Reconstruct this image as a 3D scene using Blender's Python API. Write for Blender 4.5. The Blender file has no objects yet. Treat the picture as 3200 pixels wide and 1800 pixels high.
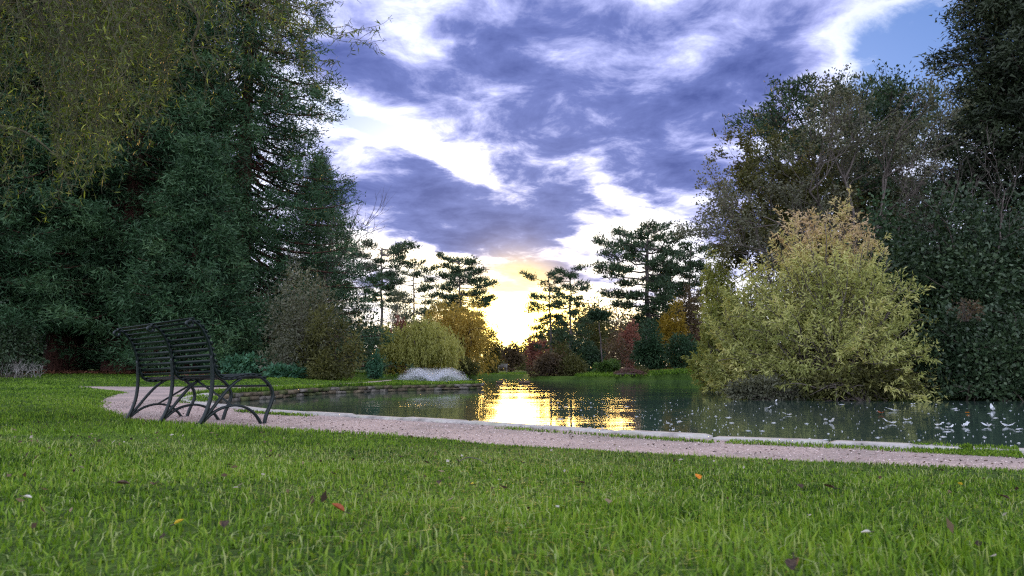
import bpy, math, random
import numpy as np
from mathutils import Vector
from mathutils.geometry import tessellate_polygon
sc = bpy.context.scene
col = sc.collection
rng = np.random.default_rng(7)
random.seed(7)

# ------------------------------------------------------------------ camera
F = 2330.0                                   # focal length in photo pixels
PITCH = math.atan(250 / F)
CAMZ = 0.48
cam = bpy.data.cameras.new('camera')
cam.sensor_width = 36
cam.lens = 36 * F / 3200
cam.clip_start = 0.05
cam.clip_end = 3000
cam.dof.use_dof = True
cam.dof.focus_distance = 6.5
cam.dof.aperture_fstop = 9
camo = bpy.data.objects.new('camera', cam)
col.objects.link(camo)
camo.location = (0, 0, CAMZ)
camo.rotation_euler = (math.pi / 2 + PITCH, 0, 0)
sc.camera = camo

def ray(x, y):
    cx, cy = (x - 1600) / F, (900 - y) / F
    return np.array([cx, math.cos(PITCH) - cy * math.sin(PITCH), math.sin(PITCH) + cy * math.cos(PITCH)])
def at(x, y, d):
    r = ray(x, y)
    return r * (d / r[1]) + np.array([0, 0, CAMZ])
def gnd(x, y, z=0.0):
    r = ray(x, y)
    t = (z - CAMZ) / r[2]
    return (r[0] * t, r[1] * t)

# ------------------------------------------------------------------ node helper
class S:
    """wraps a socket of a node tree so that maths reads as maths"""
    def __init__(s, t, o): s.t, s.o = t, o
    def m(s, op, b=None, c=None):
        n = s.t.nodes.new('ShaderNodeMath'); n.operation = op
        for i, v in enumerate((s, b, c)):
            if v is None: continue
            if isinstance(v, S): s.t.links.new(v.o, n.inputs[i])
            else: n.inputs[i].default_value = v
        return S(s.t, n.outputs[0])
    def __add__(s, b): return s.m('ADD', b)
    __radd__ = __add__
    def __sub__(s, b): return s.m('SUBTRACT', b)
    def __mul__(s, b): return s.m('MULTIPLY', b)
    __rmul__ = __mul__
    def __truediv__(s, b): return s.m('DIVIDE', b)
def mixc(t, f, a, b, mode='MIX'):
    n = t.nodes.new('ShaderNodeMix'); n.data_type = 'RGBA'; n.blend_type = mode; n.clamp_factor = True
    for i, v in ((0, f), (6, a), (7, b)):
        if isinstance(v, S): t.links.new(v.o, n.inputs[i])
        elif i == 0: n.inputs[i].default_value = v
        else: n.inputs[i].default_value = (*v, 1)
    return S(t, n.outputs[2])
def noise(t, vec, scale, detail=3, rough=.5, dist=0):
    n = t.nodes.new('ShaderNodeTexNoise')
    n.inputs['Scale'].default_value = scale; n.inputs['Detail'].default_value = detail
    n.inputs['Roughness'].default_value = rough; n.inputs['Distortion'].default_value = dist
    if vec is not None: t.links.new(vec.o, n.inputs['Vector'])
    return n
def comb(t, x, y, z):
    n = t.nodes.new('ShaderNodeCombineXYZ')
    for i, v in enumerate((x, y, z)):
        if isinstance(v, S): t.links.new(v.o, n.inputs[i])
        else: n.inputs[i].default_value = v
    return S(t, n.outputs[0])
def ramp(t, f, stops, interp='LINEAR'):
    n = t.nodes.new('ShaderNodeValToRGB'); e = n.color_ramp.elements; n.color_ramp.interpolation = interp
    while len(e) < len(stops): e.new(.5)
    for k, (p, c) in zip(e, stops):
        k.position = p; k.color = (*c, 1)
    t.links.new(f.o, n.inputs[0])
    return S(t, n.outputs[0])

# ------------------------------------------------------------------ world: low sun behind broken cloud
SUNPX = (1612, 1000)
sd = ray(*SUNPX); sd /= np.linalg.norm(sd)
SUN_AZ, SUN_EL = math.atan2(sd[0], sd[1]), math.asin(sd[2])
w = bpy.data.worlds.new('World'); sc.world = w; w.use_nodes = True
T = w.node_tree; T.nodes.clear()
out = T.nodes.new('ShaderNodeOutputWorld'); bg = T.nodes.new('ShaderNodeBackground')
T.links.new(bg.outputs[0], out.inputs[0])
tc = T.nodes.new('ShaderNodeTexCoord'); sp = T.nodes.new('ShaderNodeSeparateXYZ')
T.links.new(tc.outputs['Generated'], sp.inputs[0])
dx, dy, dz = (S(T, o) for o in sp.outputs)
az = dx.m('ARCTAN2', dy)
el = dz.m('ARCSINE')
zz = dz.m('MAXIMUM', 0.0) + 0.16
plane = comb(T, dx / zz, dy / zz, 0.0)
wn = noise(T, plane, 2.0, 8, .6)
ws = T.nodes.new('ShaderNodeSeparateColor'); T.links.new(wn.outputs['Color'], ws.inputs[0])
waz = az + (S(T, ws.outputs[0]) - .5) * .13
wel = el + (S(T, ws.outputs[1]) - .5) * .085
def blob(px, py, rx, ry, rot, wt):
    r = ray(px, py); r /= np.linalg.norm(r)
    ca, ce = math.atan2(r[0], r[1]), math.asin(r[2])
    a, b = waz - ca, wel - ce
    c, s_ = math.cos(rot), math.sin(rot)
    u = (a * c + b * s_) * (F / rx)
    v = (b * c - a * s_) * (F / ry)
    q = (u * u + v * v) * -1.0
    return S(T, q.o).m('EXPONENT') * wt
BLOBS = [  # (x, y, rx, ry, tilt, weight): + thick dark cloud, - gap
    (1750, 430, 1000, 520, 0, .21), (1800, 330, 520, 140, -.15, .28), (1400, 640, 450, 85, -.12, .44), (2420, 190, 280, 120, .2, .50),
    (1500, 70, 200, 90, -.3, .36), (1080, 150, 120, 110, 0, .34), (2150, 540, 330, 90, -.1, .22), (1950, 50, 300, 90, 0, .3), (1700, 560, 260, 60, -.1, .2),
    (1620, 870, 190, 40, -.04, .46), (1660, 800, 330, 34, -.04, .2), (2260, 690, 200, 70, 0, .26), (1480, 745, 380, 34, -.03, .24), (1320, 520, 160, 40, -.45, .12),
    (1130, 375, 190, 42, -.5, -.42), (1350, 480, 200, 30, -.45, -.46), (1330, 110, 120, 80, -.6, -.17), (1700, 185, 130, 26, -.15, -.2), (2190, 170, 60, 90, .5, -.12), (2870, 190, 330, 260, 0, -.5),
    (1960, 640, 170, 40, -.75, -.34), (1640, 985, 330, 50, 0, -.45), (1250, 800, 260, 34, -.06, -.46), (1950, 760, 220, 30, .1, -.28), (1890, 560, 50, 70, 0, -.2), (2200, 620, 120, 20, 0, -.15)]
fb = noise(T, plane, 2.3, 9, .58, .25)
D = (S(T, fb.outputs[0]) - .5) * 1.05 + .31
for b in BLOBS: D = D + blob(*b)
fine = noise(T, plane, 5.5, 9, .66, .4)
D = D + (S(T, fine.outputs[0]) - .5) * .9
sky = T.nodes.new('ShaderNodeTexSky'); sky.sky_type = 'NISHITA'; sky.sun_disc = False
sky.sun_elevation = math.radians(7); sky.sun_rotation = SUN_AZ
sky.air_density = 1.2; sky.dust_density = 1.0; sky.ozone_density = 3.0
da, de = az - SUN_AZ, el - SUN_EL
r2 = da * da + de * de
tight = (r2 * (-1 / .055 ** 2)).m('EXPONENT')
wide = (r2 * (-1 / .22 ** 2)).m('EXPONENT')
SKY_STRENGTH = .09
clear = mixc(T, 1.0, S(T, sky.outputs[0]), (SKY_STRENGTH * 1.0, SKY_STRENGTH * 1.12, SKY_STRENGTH * 1.75), 'MULTIPLY')
cloud = ramp(T, D, [(0, (.56, .61, .78)), (.34, (.55, .59, .77)), (.43, (.42, .455, .68)), (.54, (.28, .31, .58)), (.72, (.112, .145, .365)), (.97, (.055, .078, .24))])
thin = ramp(T, D, [(.30, (1, 1, 1)), (.72, (.08, .08, .08))], 'EASE')
# thin cloud scatters most light forward: it is brightest round the sun
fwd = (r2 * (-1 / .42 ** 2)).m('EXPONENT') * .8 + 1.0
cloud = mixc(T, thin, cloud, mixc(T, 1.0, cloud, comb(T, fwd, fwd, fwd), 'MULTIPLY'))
lowwarm = (el * (-1 / .10)).m('EXPONENT')
cover = ramp(T, D, [(.0, (0, 0, 0)), (.34, (1, 1, 1))], 'EASE')
skyc = mixc(T, cover, clear, cloud)
warm = mixc(T, (lowwarm * .85).m('MINIMUM', 1.0), (1.0, .90, .80), (1.0, .66, .12))
g1 = mixc(T, 1.0, warm, thin, 'MULTIPLY')
gl = T.nodes.new('ShaderNodeVectorMath'); gl.operation = 'SCALE'
T.links.new(g1.o, gl.inputs[0]); T.links.new((wide * 1.1).o, gl.inputs['Scale'])
sunc = T.nodes.new('ShaderNodeVectorMath'); sunc.operation = 'SCALE'; sunc.inputs[0].default_value = (1.0, .66, .05)
T.links.new((tight * 4.0).o, sunc.inputs['Scale'])
a1 = T.nodes.new('ShaderNodeVectorMath'); a1.operation = 'ADD'
T.links.new(gl.outputs[0], a1.inputs[0]); T.links.new(sunc.outputs[0], a1.inputs[1])
a2 = T.nodes.new('ShaderNodeVectorMath'); a2.operation = 'ADD'
# cloud away from the sun brightened out of view, added fill for the foreground
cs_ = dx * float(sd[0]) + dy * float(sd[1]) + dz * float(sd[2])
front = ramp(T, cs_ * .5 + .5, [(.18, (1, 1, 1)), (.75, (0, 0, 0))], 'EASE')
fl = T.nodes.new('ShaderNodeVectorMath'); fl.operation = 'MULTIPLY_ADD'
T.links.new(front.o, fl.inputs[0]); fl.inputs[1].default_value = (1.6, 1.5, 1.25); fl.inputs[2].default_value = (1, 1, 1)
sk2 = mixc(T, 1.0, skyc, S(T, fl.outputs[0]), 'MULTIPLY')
near_sun = (r2 * (-1 / .19 ** 2)).m('EXPONENT')
sk2 = mixc(T, S(T, mixc(T, 1.0, comb(T, near_sun, near_sun, near_sun), thin, 'MULTIPLY').o), sk2, mixc(T, 1.0, sk2, (1.0, .78, .14), 'MULTIPLY'))
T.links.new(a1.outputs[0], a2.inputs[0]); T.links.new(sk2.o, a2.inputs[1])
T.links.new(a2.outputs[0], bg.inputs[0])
bg.inputs[1].default_value = 1.0

# ------------------------------------------------------------------ sun and exposure
sun = bpy.data.lights.new('sun', 'SUN'); sun.energy = 1.3; sun.angle = math.radians(18); sun.color = (1.0, .60, .14)
suno = bpy.data.objects.new('sun', sun); col.objects.link(suno)
SEL = math.radians(7)
suno.rotation_euler = Vector((-math.sin(SUN_AZ) * math.cos(SEL), -math.cos(SUN_AZ) * math.cos(SEL), -math.sin(SEL))).to_track_quat('-Z', 'Y').to_euler()
suno.location = (0, 60, 30)
vs = sc.view_settings
vs.view_transform = 'Standard'; vs.look = 'None'; vs.gamma = 1; vs.exposure = 0.64; vs.use_curve_mapping = False
sc.cycles.use_denoising = False; sc.cycles.filter_width = 1.25
sc.cycles.max_bounces = 6; sc.cycles.diffuse_bounces = 3; sc.cycles.glossy_bounces = 3
sc.cycles.transmission_bounces = 4; sc.cycles.transparent_max_bounces = 6
sc.cycles.sample_clamp_indirect = 4

# ------------------------------------------------------------------ object helpers
def link(name, me, parent=None):
    o = bpy.data.objects.new(name, me); col.objects.link(o)
    if parent is not None: o.parent = parent
    return o
def tag(o, label=None, cat=None, group=None, kind=None):
    for k, v in (('label', label), ('category', cat), ('group', group), ('kind', kind)):
        if v: o[k] = v
    return o
def thing(name, label, cat, loc, group=None):
    o = link(name, None); o.location = [float(v) for v in loc]; o.empty_display_size = .2
    return tag(o, label, cat, group)
def mesh(name, V, Fc, mat, parent=None, tint=None, smooth=False):
    """V (n,3) world positions, Fc (m,k) polygons all of one size; a child's mesh is stored relative to its parent"""
    V = np.asarray(V, np.float32).reshape(-1, 3)
    if parent is not None:
        off = np.array(parent.location) if parent.parent is None else np.array(parent.location) + np.array(parent.parent.location)
        V = V - off.astype(np.float32)
    Fc = np.asarray(Fc, np.int32)
    m, k = Fc.shape
    me = bpy.data.meshes.new(name)
    me.vertices.add(len(V)); me.vertices.foreach_set('co', V.ravel())
    me.loops.add(m * k); me.loops.foreach_set('vertex_index', Fc.ravel())
    me.polygons.add(m)
    me.polygons.foreach_set('loop_start', np.arange(0, m * k, k, dtype=np.int32))
    if smooth: me.polygons.foreach_set('use_smooth', np.ones(m, bool))
    me.update(calc_edges=True)
    if tint is not None:
        a = me.attributes.new('tint', 'FLOAT', 'FACE'); a.data.foreach_set('value', np.asarray(tint, np.float32))
    if mat: me.materials.append(mat)
    return link(name, me, parent)
def norm(a): return a / np.maximum(np.linalg.norm(a, axis=-1, keepdims=True), 1e-9)
def rdir(n): return norm(rng.normal(size=(n, 3)))
def U(a, b, n=None): return rng.uniform(a, b, n)
def join(parts):
    Vs, Fs, o = [], [], 0
    for v, f in parts:
        Vs.append(v); Fs.append(np.asarray(f) + o); o += len(v)
    return np.concatenate(Vs), np.concatenate(Fs)

def leaf_quads(P, Dr, L, W, droop=0.0):
    """diamond leaves, one quad each, base at P, pointing along Dr"""
    n = len(P); Dr = norm(Dr)
    side = norm(np.cross(Dr, rdir(n)))
    nr = np.cross(side, Dr)
    L = np.broadcast_to(L, (n,))[:, None]; W = np.broadcast_to(W, (n,))[:, None]
    mid = P + Dr * L * .45 + nr * L * .08
    tip = P + Dr * L; tip[:, 2] -= (L[:, 0] * droop)
    V = np.stack([P, mid + side * W * .5, tip, mid - side * W * .5], 1).reshape(-1, 3)
    return V, np.arange(4 * n).reshape(n, 4)
def leaf_tris(P, Dr, L, W):
    n = len(P); Dr = norm(Dr); side = norm(np.cross(Dr, rdir(n)))
    L = np.broadcast_to(L, (n,))[:, None]; W = np.broadcast_to(W, (n,))[:, None]
    V = np.stack([P - side * W * .5, P + side * W * .5, P + Dr * L], 1).reshape(-1, 3)
    return V, np.arange(3 * n).reshape(n, 3)
def tube(pts, rad, n=5):
    """tapered tube along a polyline, quads; returns V, F"""
    P = np.asarray(pts, float); k = len(P)
    R = np.broadcast_to(rad, (k,))
    t = np.gradient(P, axis=0); t = norm(t)
    ref = np.array([.31, .87, .38]) if abs(t[0] @ np.array([.31, .87, .38])) < .9 else np.array([1, 0, .1])
    a = norm(np.cross(t, ref)); b = np.cross(t, a)
    th = np.arange(n) * 2 * math.pi / n
    V = P[:, None] + R[:, None, None] * (a[:, None] * np.cos(th)[None, :, None] + b[:, None] * np.sin(th)[None, :, None])
    i, j = np.meshgrid(np.arange(k - 1), np.arange(n), indexing='ij')
    q = np.stack([i * n + j, i * n + (j + 1) % n, (i + 1) * n + (j + 1) % n, (i + 1) * n + j], -1).reshape(-1, 4)
    V = V.reshape(-1, 3)
    return V, q
def boxv(c, ax, ay, az_):
    """box from centre and three half-axis vectors"""
    c, ax, ay, az_ = (np.asarray(v, float) for v in (c, ax, ay, az_))
    V = np.array([c + sx * ax + sy * ay + sz * az_ for sz in (-1, 1) for sy in (-1, 1) for sx in (-1, 1)])
    Q = np.array([[0, 2, 3, 1], [4, 5, 7, 6], [0, 1, 5, 4], [2, 6, 7, 3], [0, 4, 6, 2], [1, 3, 7, 5]])
    return V, Q
def smooth(x): x = np.clip(x, 0, 1); return x * x * (3 - 2 * x)
def wav(x, y, s=1.0, k=0.0):
    return (np.sin(x * s + 1.3 * np.sin(y * s * .7 + k) + k) + np.sin(y * s * 1.3 + 1.7 * np.sin(x * s * .9 + 2 * k)) + .5 * np.sin((x + y) * s * 2.3 + k)) / 2.5

# ------------------------------------------------------------------ materials
def newmat(name):
    m = bpy.data.materials.new(name); m.use_nodes = True
    t = m.node_tree; t.nodes.clear()
    o = t.nodes.new('ShaderNodeOutputMaterial')
    return m, t, o
def prin(t, **kw):
    p = t.nodes.new('ShaderNodeBsdfPrincipled')
    for k, v in kw.items():
        i = p.inputs[{'base': 'Base Color', 'rough': 'Roughness', 'spec': 'Specular IOR Level', 'metal': 'Metallic', 'ior': 'IOR'}[k]]
        if isinstance(v, S): t.links.new(v.o, i)
        else: i.default_value = (*v, 1) if isinstance(v, tuple) else v
    return p
def foliage(name, cols, trans=.35, rough=.55, spec=.25, tmul=(1.15, 1.1, .6)):
    m, t, o = newmat(name)
    at_ = t.nodes.new('ShaderNodeAttribute'); at_.attribute_name = 'tint'
    k = len(cols)
    c = ramp(t, S(t, at_.outputs['Fac']), [(i / max(k - 1, 1), c) for i, c in enumerate(cols)])
    p = prin(t, base=c, rough=rough, spec=spec)
    tr = t.nodes.new('ShaderNodeBsdfTranslucent')
    tcol = mixc(t, 1.0, c, tmul, 'MULTIPLY')
    t.links.new(tcol.o, tr.inputs[0])
    mx = t.nodes.new('ShaderNodeMixShader'); mx.inputs[0].default_value = trans
    t.links.new(p.outputs[0], mx.inputs[1]); t.links.new(tr.outputs[0], mx.inputs[2])
    t.links.new(mx.outputs[0], o.inputs[0])
    return m
def objcoord(t):
    n = t.nodes.new('ShaderNodeNewGeometry')
    return S(t, n.outputs['Position'])
def bump(t, h, strength, dist, p):
    b = t.nodes.new('ShaderNodeBump'); b.inputs['Strength'].default_value = strength; b.inputs['Distance'].default_value = dist
    t.links.new(h.o, b.inputs['Height']); t.links.new(b.outputs[0], p.inputs['Normal'])
def vscale(t, v, s):
    n = t.nodes.new('ShaderNodeVectorMath'); n.operation = 'MULTIPLY'; n.inputs[1].default_value = s
    t.links.new(v.o, n.inputs[0]); return S(t, n.outputs[0])
def rocky(name, c0, c1, scale, rough=.9, bs=.5, bd=.02, stretch=(1, 1, 1), spec=.2, c2=None):
    m, t, o = newmat(name)
    pc = vscale(t, objcoord(t), stretch)
    n1 = noise(t, pc, scale, 6, .65)
    c = ramp(t, S(t, n1.outputs[0]), [(.35, c0), (.65, c1)] if c2 is None else [(.33, c0), (.52, c1), (.68, c2)])
    p = prin(t, base=c, rough=rough, spec=spec)
    n2 = noise(t, pc, scale * 3.1, 5, .6)
    bump(t, S(t, n2.outputs[0]), bs, bd, p)
    t.links.new(p.outputs[0], o.inputs[0])
    return m
BARK = rocky('bark', (.035, .026, .022), (.11, .085, .07), 6, stretch=(1, 1, .18), bs=.9, bd=.05)
REDBARK = rocky('red_bark', (.03, .014, .012), (.12, .055, .04), 5, stretch=(1, 1, .12), bs=1, bd=.08)
PINEBARK = rocky('pine_bark', (.06, .05, .05), (.2, .16, .15), 4, stretch=(1, 1, .3), bs=.8, bd=.04)
PALEBARK = rocky('pale_bark', (.16, .15, .14), (.36, .34, .32), 5, stretch=(1, 1, .4), bs=.4, bd=.02)
TWIG = rocky('twig', (.075, .062, .055), (.17, .145, .13), 9, bs=.2)
OLIVETWIG = rocky('olive_twig', (.045, .042, .025), (.12, .11, .065), 9, bs=.2)
TWIGDARK = rocky('dark_twig', (.03, .025, .02), (.09, .075, .06), 9, bs=.2)

# ------------------------------------------------------------------ plan of the place (metres, camera at the origin, looking +Y)
WATER = -0.18
KERB = [(30, 1.0), (16, 1.6), (9, 2.35), (5.2, 3.25)] + [gnd(x, y) for x, y in
        ((3200, 1417), (2950, 1404), (2700, 1393), (2500, 1385), (2300, 1375), (2100, 1364), (1900, 1351), (1750, 1340), (1600, 1330),
         (1400, 1320), (1200, 1308), (1030, 1298), (870, 1287), (800, 1279))] + [(-3.75, 9.6), (-4.35, 10.4), (-4.9, 11.4), (-5.25, 12.6)]
WALL = [(-5.4, 13.6)] + [gnd(x, y, WATER) for x, y in ((735, 1255), (900, 1242), (1013, 1232), (1200, 1224), (1400, 1218), (1484, 1216))] + [(-.95, 23.9), (-1.6, 25.2)]
FAR = [(-3.2, 27.5), (-5.6, 30.5), (-7.4, 34), (-8.2, 38), (-7, 41.5), (-4.2, 42.6), (-2.6, 43.2), (-1.8, 45.5), (-2.1, 50.5), (-.6, 51.5), (.7, 50.5), (.8, 44),
       (1.6, 42.9), (3.3, 42.6), (3.7, 41.2), (5.2, 40.6), (7.4, 41.0), (9.2, 41.3), (11.5, 40), (10.6, 34), (8.2, 29), (6.7, 24.5), (5.75, 20.5), (5.3, 17.8), (5.8, 16.7), (6.8, 16.1),
       (9.9, 15.6), (14, 15.2), (20, 14.5), (30, 14)]
POND = np.array(KERB + WALL + FAR)
def inside(px, py, poly):
    x0, y0 = poly[:, 0], poly[:, 1]; x1, y1 = np.roll(x0, -1), np.roll(y0, -1)
    c = np.zeros(len(px), bool)
    for a, b, c_, d in zip(x0, y0, x1, y1):
        if b == d: continue
        c ^= ((b > py) != (d > py)) & (px < (c_ - a) * (py - b) / (d - b) + a)
    return c
def sdist(px, py, poly):
    """distance to the outline, negative inside"""
    px, py = np.asarray(px, float).ravel(), np.asarray(py, float).ravel()
    best = np.full(len(px), 1e9)
    x1, y1 = np.roll(poly[:, 0], -1), np.roll(poly[:, 1], -1)
    for a, b, c, d in zip(poly[:, 0], poly[:, 1], x1, y1):
        ex, ey = c - a, d - b
        t = np.clip(((px - a) * ex + (py - b) * ey) / (ex * ex + ey * ey + 1e-12), 0, 1)
        best = np.minimum(best, (px - a - t * ex) ** 2 + (py - b - t * ey) ** 2)
    return np.sqrt(best) * np.where(inside(px, py, poly), -1, 1)
LAWN_EDGE = [(30, -1.5), (12, .6), (5, 2.4)] + [gnd(x, y) for x, y in ((3200, 1474), (2900, 1464), (2700, 1456), (2400, 1441), (2100, 1424), (1800, 1408), (1600, 1396),
        (1400, 1380), (1200, 1363), (1000, 1352), (800, 1342), (640, 1334), (480, 1320), (390, 1311), (366, 1300), (330, 1284), (316, 1266), (322, 1248),
        (350, 1236), (390, 1229), (335, 1220), (270, 1214), (180, 1210))]
BACK_EDGE = [gnd(x, y) for x, y in ((300, 1208.5), (430, 1209.5), (600, 1209.5), (830, 1206), (1000, 1201), (1100, 1197), (1190, 1190), (1225, 1187),
        (1232, 1191), (1180, 1197), (1100, 1203), (1000, 1208.5), (900, 1212), (830, 1216), (740, 1222))]
INNER = [(-5.75, 13.6), (-5.6, 12.5)]
def wob(poly, n_sub, amp):
    P = np.array(poly); o = []
    for a, b in zip(P[:-1], P[1:]):
        L = np.hypot(*(b - a)); k = max(1, int(L / n_sub))
        for i in range(k):
            q = a + (b - a) * i / k; f = min(1, np.hypot(*q) / 6)
            o.append(q + amp * f * np.array([wav(q[0], q[1], 3.1, .4), wav(q[1], q[0], 4.3, 1.9)]))
    o.append(P[-1]); return [tuple(v) for v in o]
PATH = np.array(wob(LAWN_EDGE, .25, .05) + wob(BACK_EDGE, .5, .12) + INNER + KERB[::-1])
def height(x, y):
    """ground height away from the pond"""
    x, y = np.asarray(x, float), np.asarray(y, float)
    sp_ = sdist(x, y, PATH).reshape(x.shape)
    z = -.014 + .034 * smooth((sp_ + .2) / .36)
    near = smooth((7.5 - y) / 3) * smooth((8 - x) / 3)
    z += .14 * near * smooth((sp_ - .25) / 3.0)
    z += .035 * smooth(sp_ / 1.5) * wav(x, y, .55, 1) * smooth((40 - np.hypot(x, y)) / 10)
    z += .012 * smooth(sp_ / .6) * wav(x, y, 2.3, 2)
    z += .27 * smooth((y - 19) / 13) * smooth((-x - 4 - (y - 20) * .12) / 4)
    z += .16 * smooth((y - 40.5) / 3) * smooth((x - 3.4) / 1.5) + .04 * smooth((y - 46) / 10)
    z += .15 * smooth((x - 7) / 3) * smooth((y - 18) / 3)
    return z
rr = np.concatenate([[0.02], np.geomspace(.4, 10, 75), np.linspace(10.3, 56, 130), np.geomspace(57, 700, 30)])
aa = np.radians(np.concatenate([np.linspace(-58, 58, 190), np.linspace(64, 296, 24)]))
RR, AA = np.meshgrid(rr, aa, indexing='ij')
GX, GY = RR * np.sin(AA), RR * np.cos(AA)
GZ = height(GX, GY)
sp_ = sdist(GX, GY, POND).reshape(GX.shape)
GZ = np.where(sp_ < 0.12, GZ * smooth((sp_ + .25) / .37) - .75 * smooth((.10 - sp_) / .22), GZ)
na = len(aa)
i, j = np.meshgrid(np.arange(len(rr) - 1), np.arange(na), indexing='ij')
q = np.stack([i * na + j, (i + 1) * na + j, (i + 1) * na + (j + 1) % na, i * na + (j + 1) % na], -1).reshape(-1, 4)[:, ::-1]
m, t, o = newmat('turf')
pc = objcoord(t)
n1 = noise(t, pc, .45, 5, .6); n2 = noise(t, pc, 14, 4, .7)
c = ramp(t, S(t, n2.outputs[0]), [(.3, (.018, .034, .009)), (.55, (.045, .09, .015)), (.75, (.09, .15, .027))])
c2 = mixc(t, ramp(t, S(t, n1.outputs[0]), [(.4, (0, 0, 0)), (.66, (.6, .6, .6))]), c, (.10, .15, .028))
p = prin(t, base=c2, rough=.9, spec=.1); bump(t, S(t, n2.outputs[0]), .8, .06, p); t.links.new(p.outputs[0], o.inputs[0])
tag(mesh('lawn', np.stack([GX, GY, GZ], -1), q, m, smooth=True), kind='structure')
def hz(x, y): return float(height(np.array([x]), np.array([y]))[0])

# path
m, t, o = newmat('pink_gravel')
pc = objcoord(t)
n1 = noise(t, pc, 90, 4, .7); n2 = noise(t, pc, 1.1, 5, .6); n3 = noise(t, pc, 30, 3, .6)
c = ramp(t, S(t, n1.outputs[0]), [(.30, (.16, .115, .10)), (.5, (.43, .335, .30)), (.7, (.60, .49, .45))])
c = mixc(t, ramp(t, S(t, n2.outputs[0]), [(.44, (0, 0, 0)), (.64, (.75, .75, .75))]), c, (.24, .205, .19))
c = mixc(t, ramp(t, S(t, n3.outputs[0]), [(.28, (.8, .8, .8)), (.4, (0, 0, 0))]), c, (.07, .055, .045))
p = prin(t, base=c, rough=.95, spec=.15); bump(t, S(t, n1.outputs[0]), .7, .012, p); t.links.new(p.outputs[0], o.inputs[0])
GRAVEL = m
tri = tessellate_polygon([[Vector((a, b, 0)) for a, b in PATH]])
V = np.column_stack([PATH, np.full(len(PATH), .006)])
tri = np.array(tri)
e = np.cross(V[tri[:, 1]] - V[tri[:, 0]], V[tri[:, 2]] - V[tri[:, 0]])[:, 2]
tri[e < 0] = tri[e < 0][:, ::-1]
tag(mesh('path', V, tri, m), kind='structure')

# water
m, t, o = newmat('pond_water')
pc = objcoord(t)
n1 = noise(t, vscale(t, pc, (1.0, 2.6, 1)), 1.5, 3, .5, .4); n2 = noise(t, vscale(t, pc, (1, 2.2, 1)), 7, 3, .55)
patch = noise(t, vscale(t, pc, (.6, 1.4, 1)), .35, 2, .5)
amp = ramp(t, S(t, patch.outputs[0]), [(.4, (.25, .25, .25)), (.62, (1, 1, 1))])
h = (S(t, n1.outputs[0]) * .7 + S(t, n2.outputs[0]) * .16) * amp
p = prin(t, base=(.036, .062, .048), rough=.03, spec=.5, ior=1.33)
bump(t, h, .28, .03, p); t.links.new(p.outputs[0], o.inputs[0])
V = np.array([[-40, -5, WATER], [60, -5, WATER], [60, 60, WATER], [-40, 60, WATER]])
P2 = []
for a in POND: P2.append(a)
P2 = np.array(P2)
cen = None
tri = np.array(tessellate_polygon([[Vector((a, b, 0)) for a, b in POND]]))
off = []   # grow the outline a little so that the sheet runs under kerb and banks
nx = np.roll(POND, -1, 0) - np.roll(POND, 1, 0); nn = norm(np.column_stack([nx[:, 1], -nx[:, 0]]))
test = POND + nn * .05
sgn = np.where(inside(test[:, 0], test[:, 1], POND), -1, 1)[:, None]
G = POND + nn * sgn * .10
V = np.column_stack([G, np.full(len(G), WATER)])
e = np.cross(V[tri[:, 1]] - V[tri[:, 0]], V[tri[:, 2]] - V[tri[:, 0]])[:, 2]
tri[e < 0] = tri[e < 0][:, ::-1]
tag(mesh('water', V, tri, m), kind='structure')

# kerb slabs round the near edge of the pond
KST = rocky('kerb_stone', (.22, .20, .185), (.44, .415, .39), 5, bs=.5, bd=.012, c2=(.33, .33, .25))
kerb = tag(link('kerb', None), kind='structure')
def resample(P, step):
    P = np.array(P, float); L = np.concatenate([[0], np.cumsum(np.hypot(*np.diff(P, axis=0).T))])
    n = max(2, int(L[-1] / step) + 1); s_ = np.linspace(0, L[-1], n)
    return np.column_stack([np.interp(s_, L, P[:, k]) for k in range(P.shape[1])])
kp = resample(KERB[2:] + WALL[:1], .74)
for a, b in zip(kp[:-1], kp[1:]):
    d = (b - a) / np.hypot(*(b - a)); nrm = np.array([-d[1], d[0]])
    if inside(np.array([(a + nrm * .2)[0]]), np.array([(a + nrm * .2)[1]]), POND)[0]: nrm = -nrm
    wd = U(.12, .15); gap = .004
    z1 = .026 + U(-.005, .005); tl = U(-.005, .005)
    A, B = a + d * gap, b - d * gap
    # bevelled slab: outline rings at bottom, side top, and top inset
    ring = [A - nrm * .03, B - nrm * .03, B + nrm * wd, A + nrm * wd]
    c_ = sum(ring) / 4
    V = [(*r, -.30) for r in ring] + [(*r, z1 - .012 + (tl if k in (1, 2) else -tl)) for k, r in enumerate(ring)]
    V += [(*(r + (c_ - r) * .045 / max(.2, np.hypot(*(c_ - r)))), z1 + (tl if k in (1, 2) else -tl)) for k, r in enumerate(ring)]
    Q = [[k, (k + 1) % 4, 4 + (k + 1) % 4, 4 + k] for k in range(4)] + [[4 + k, 4 + (k + 1) % 4, 8 + (k + 1) % 4, 8 + k] for k in range(4)] + [[8, 9, 10, 11]]
    mesh('kerb_stone', V, Q, KST, kerb)

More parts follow.
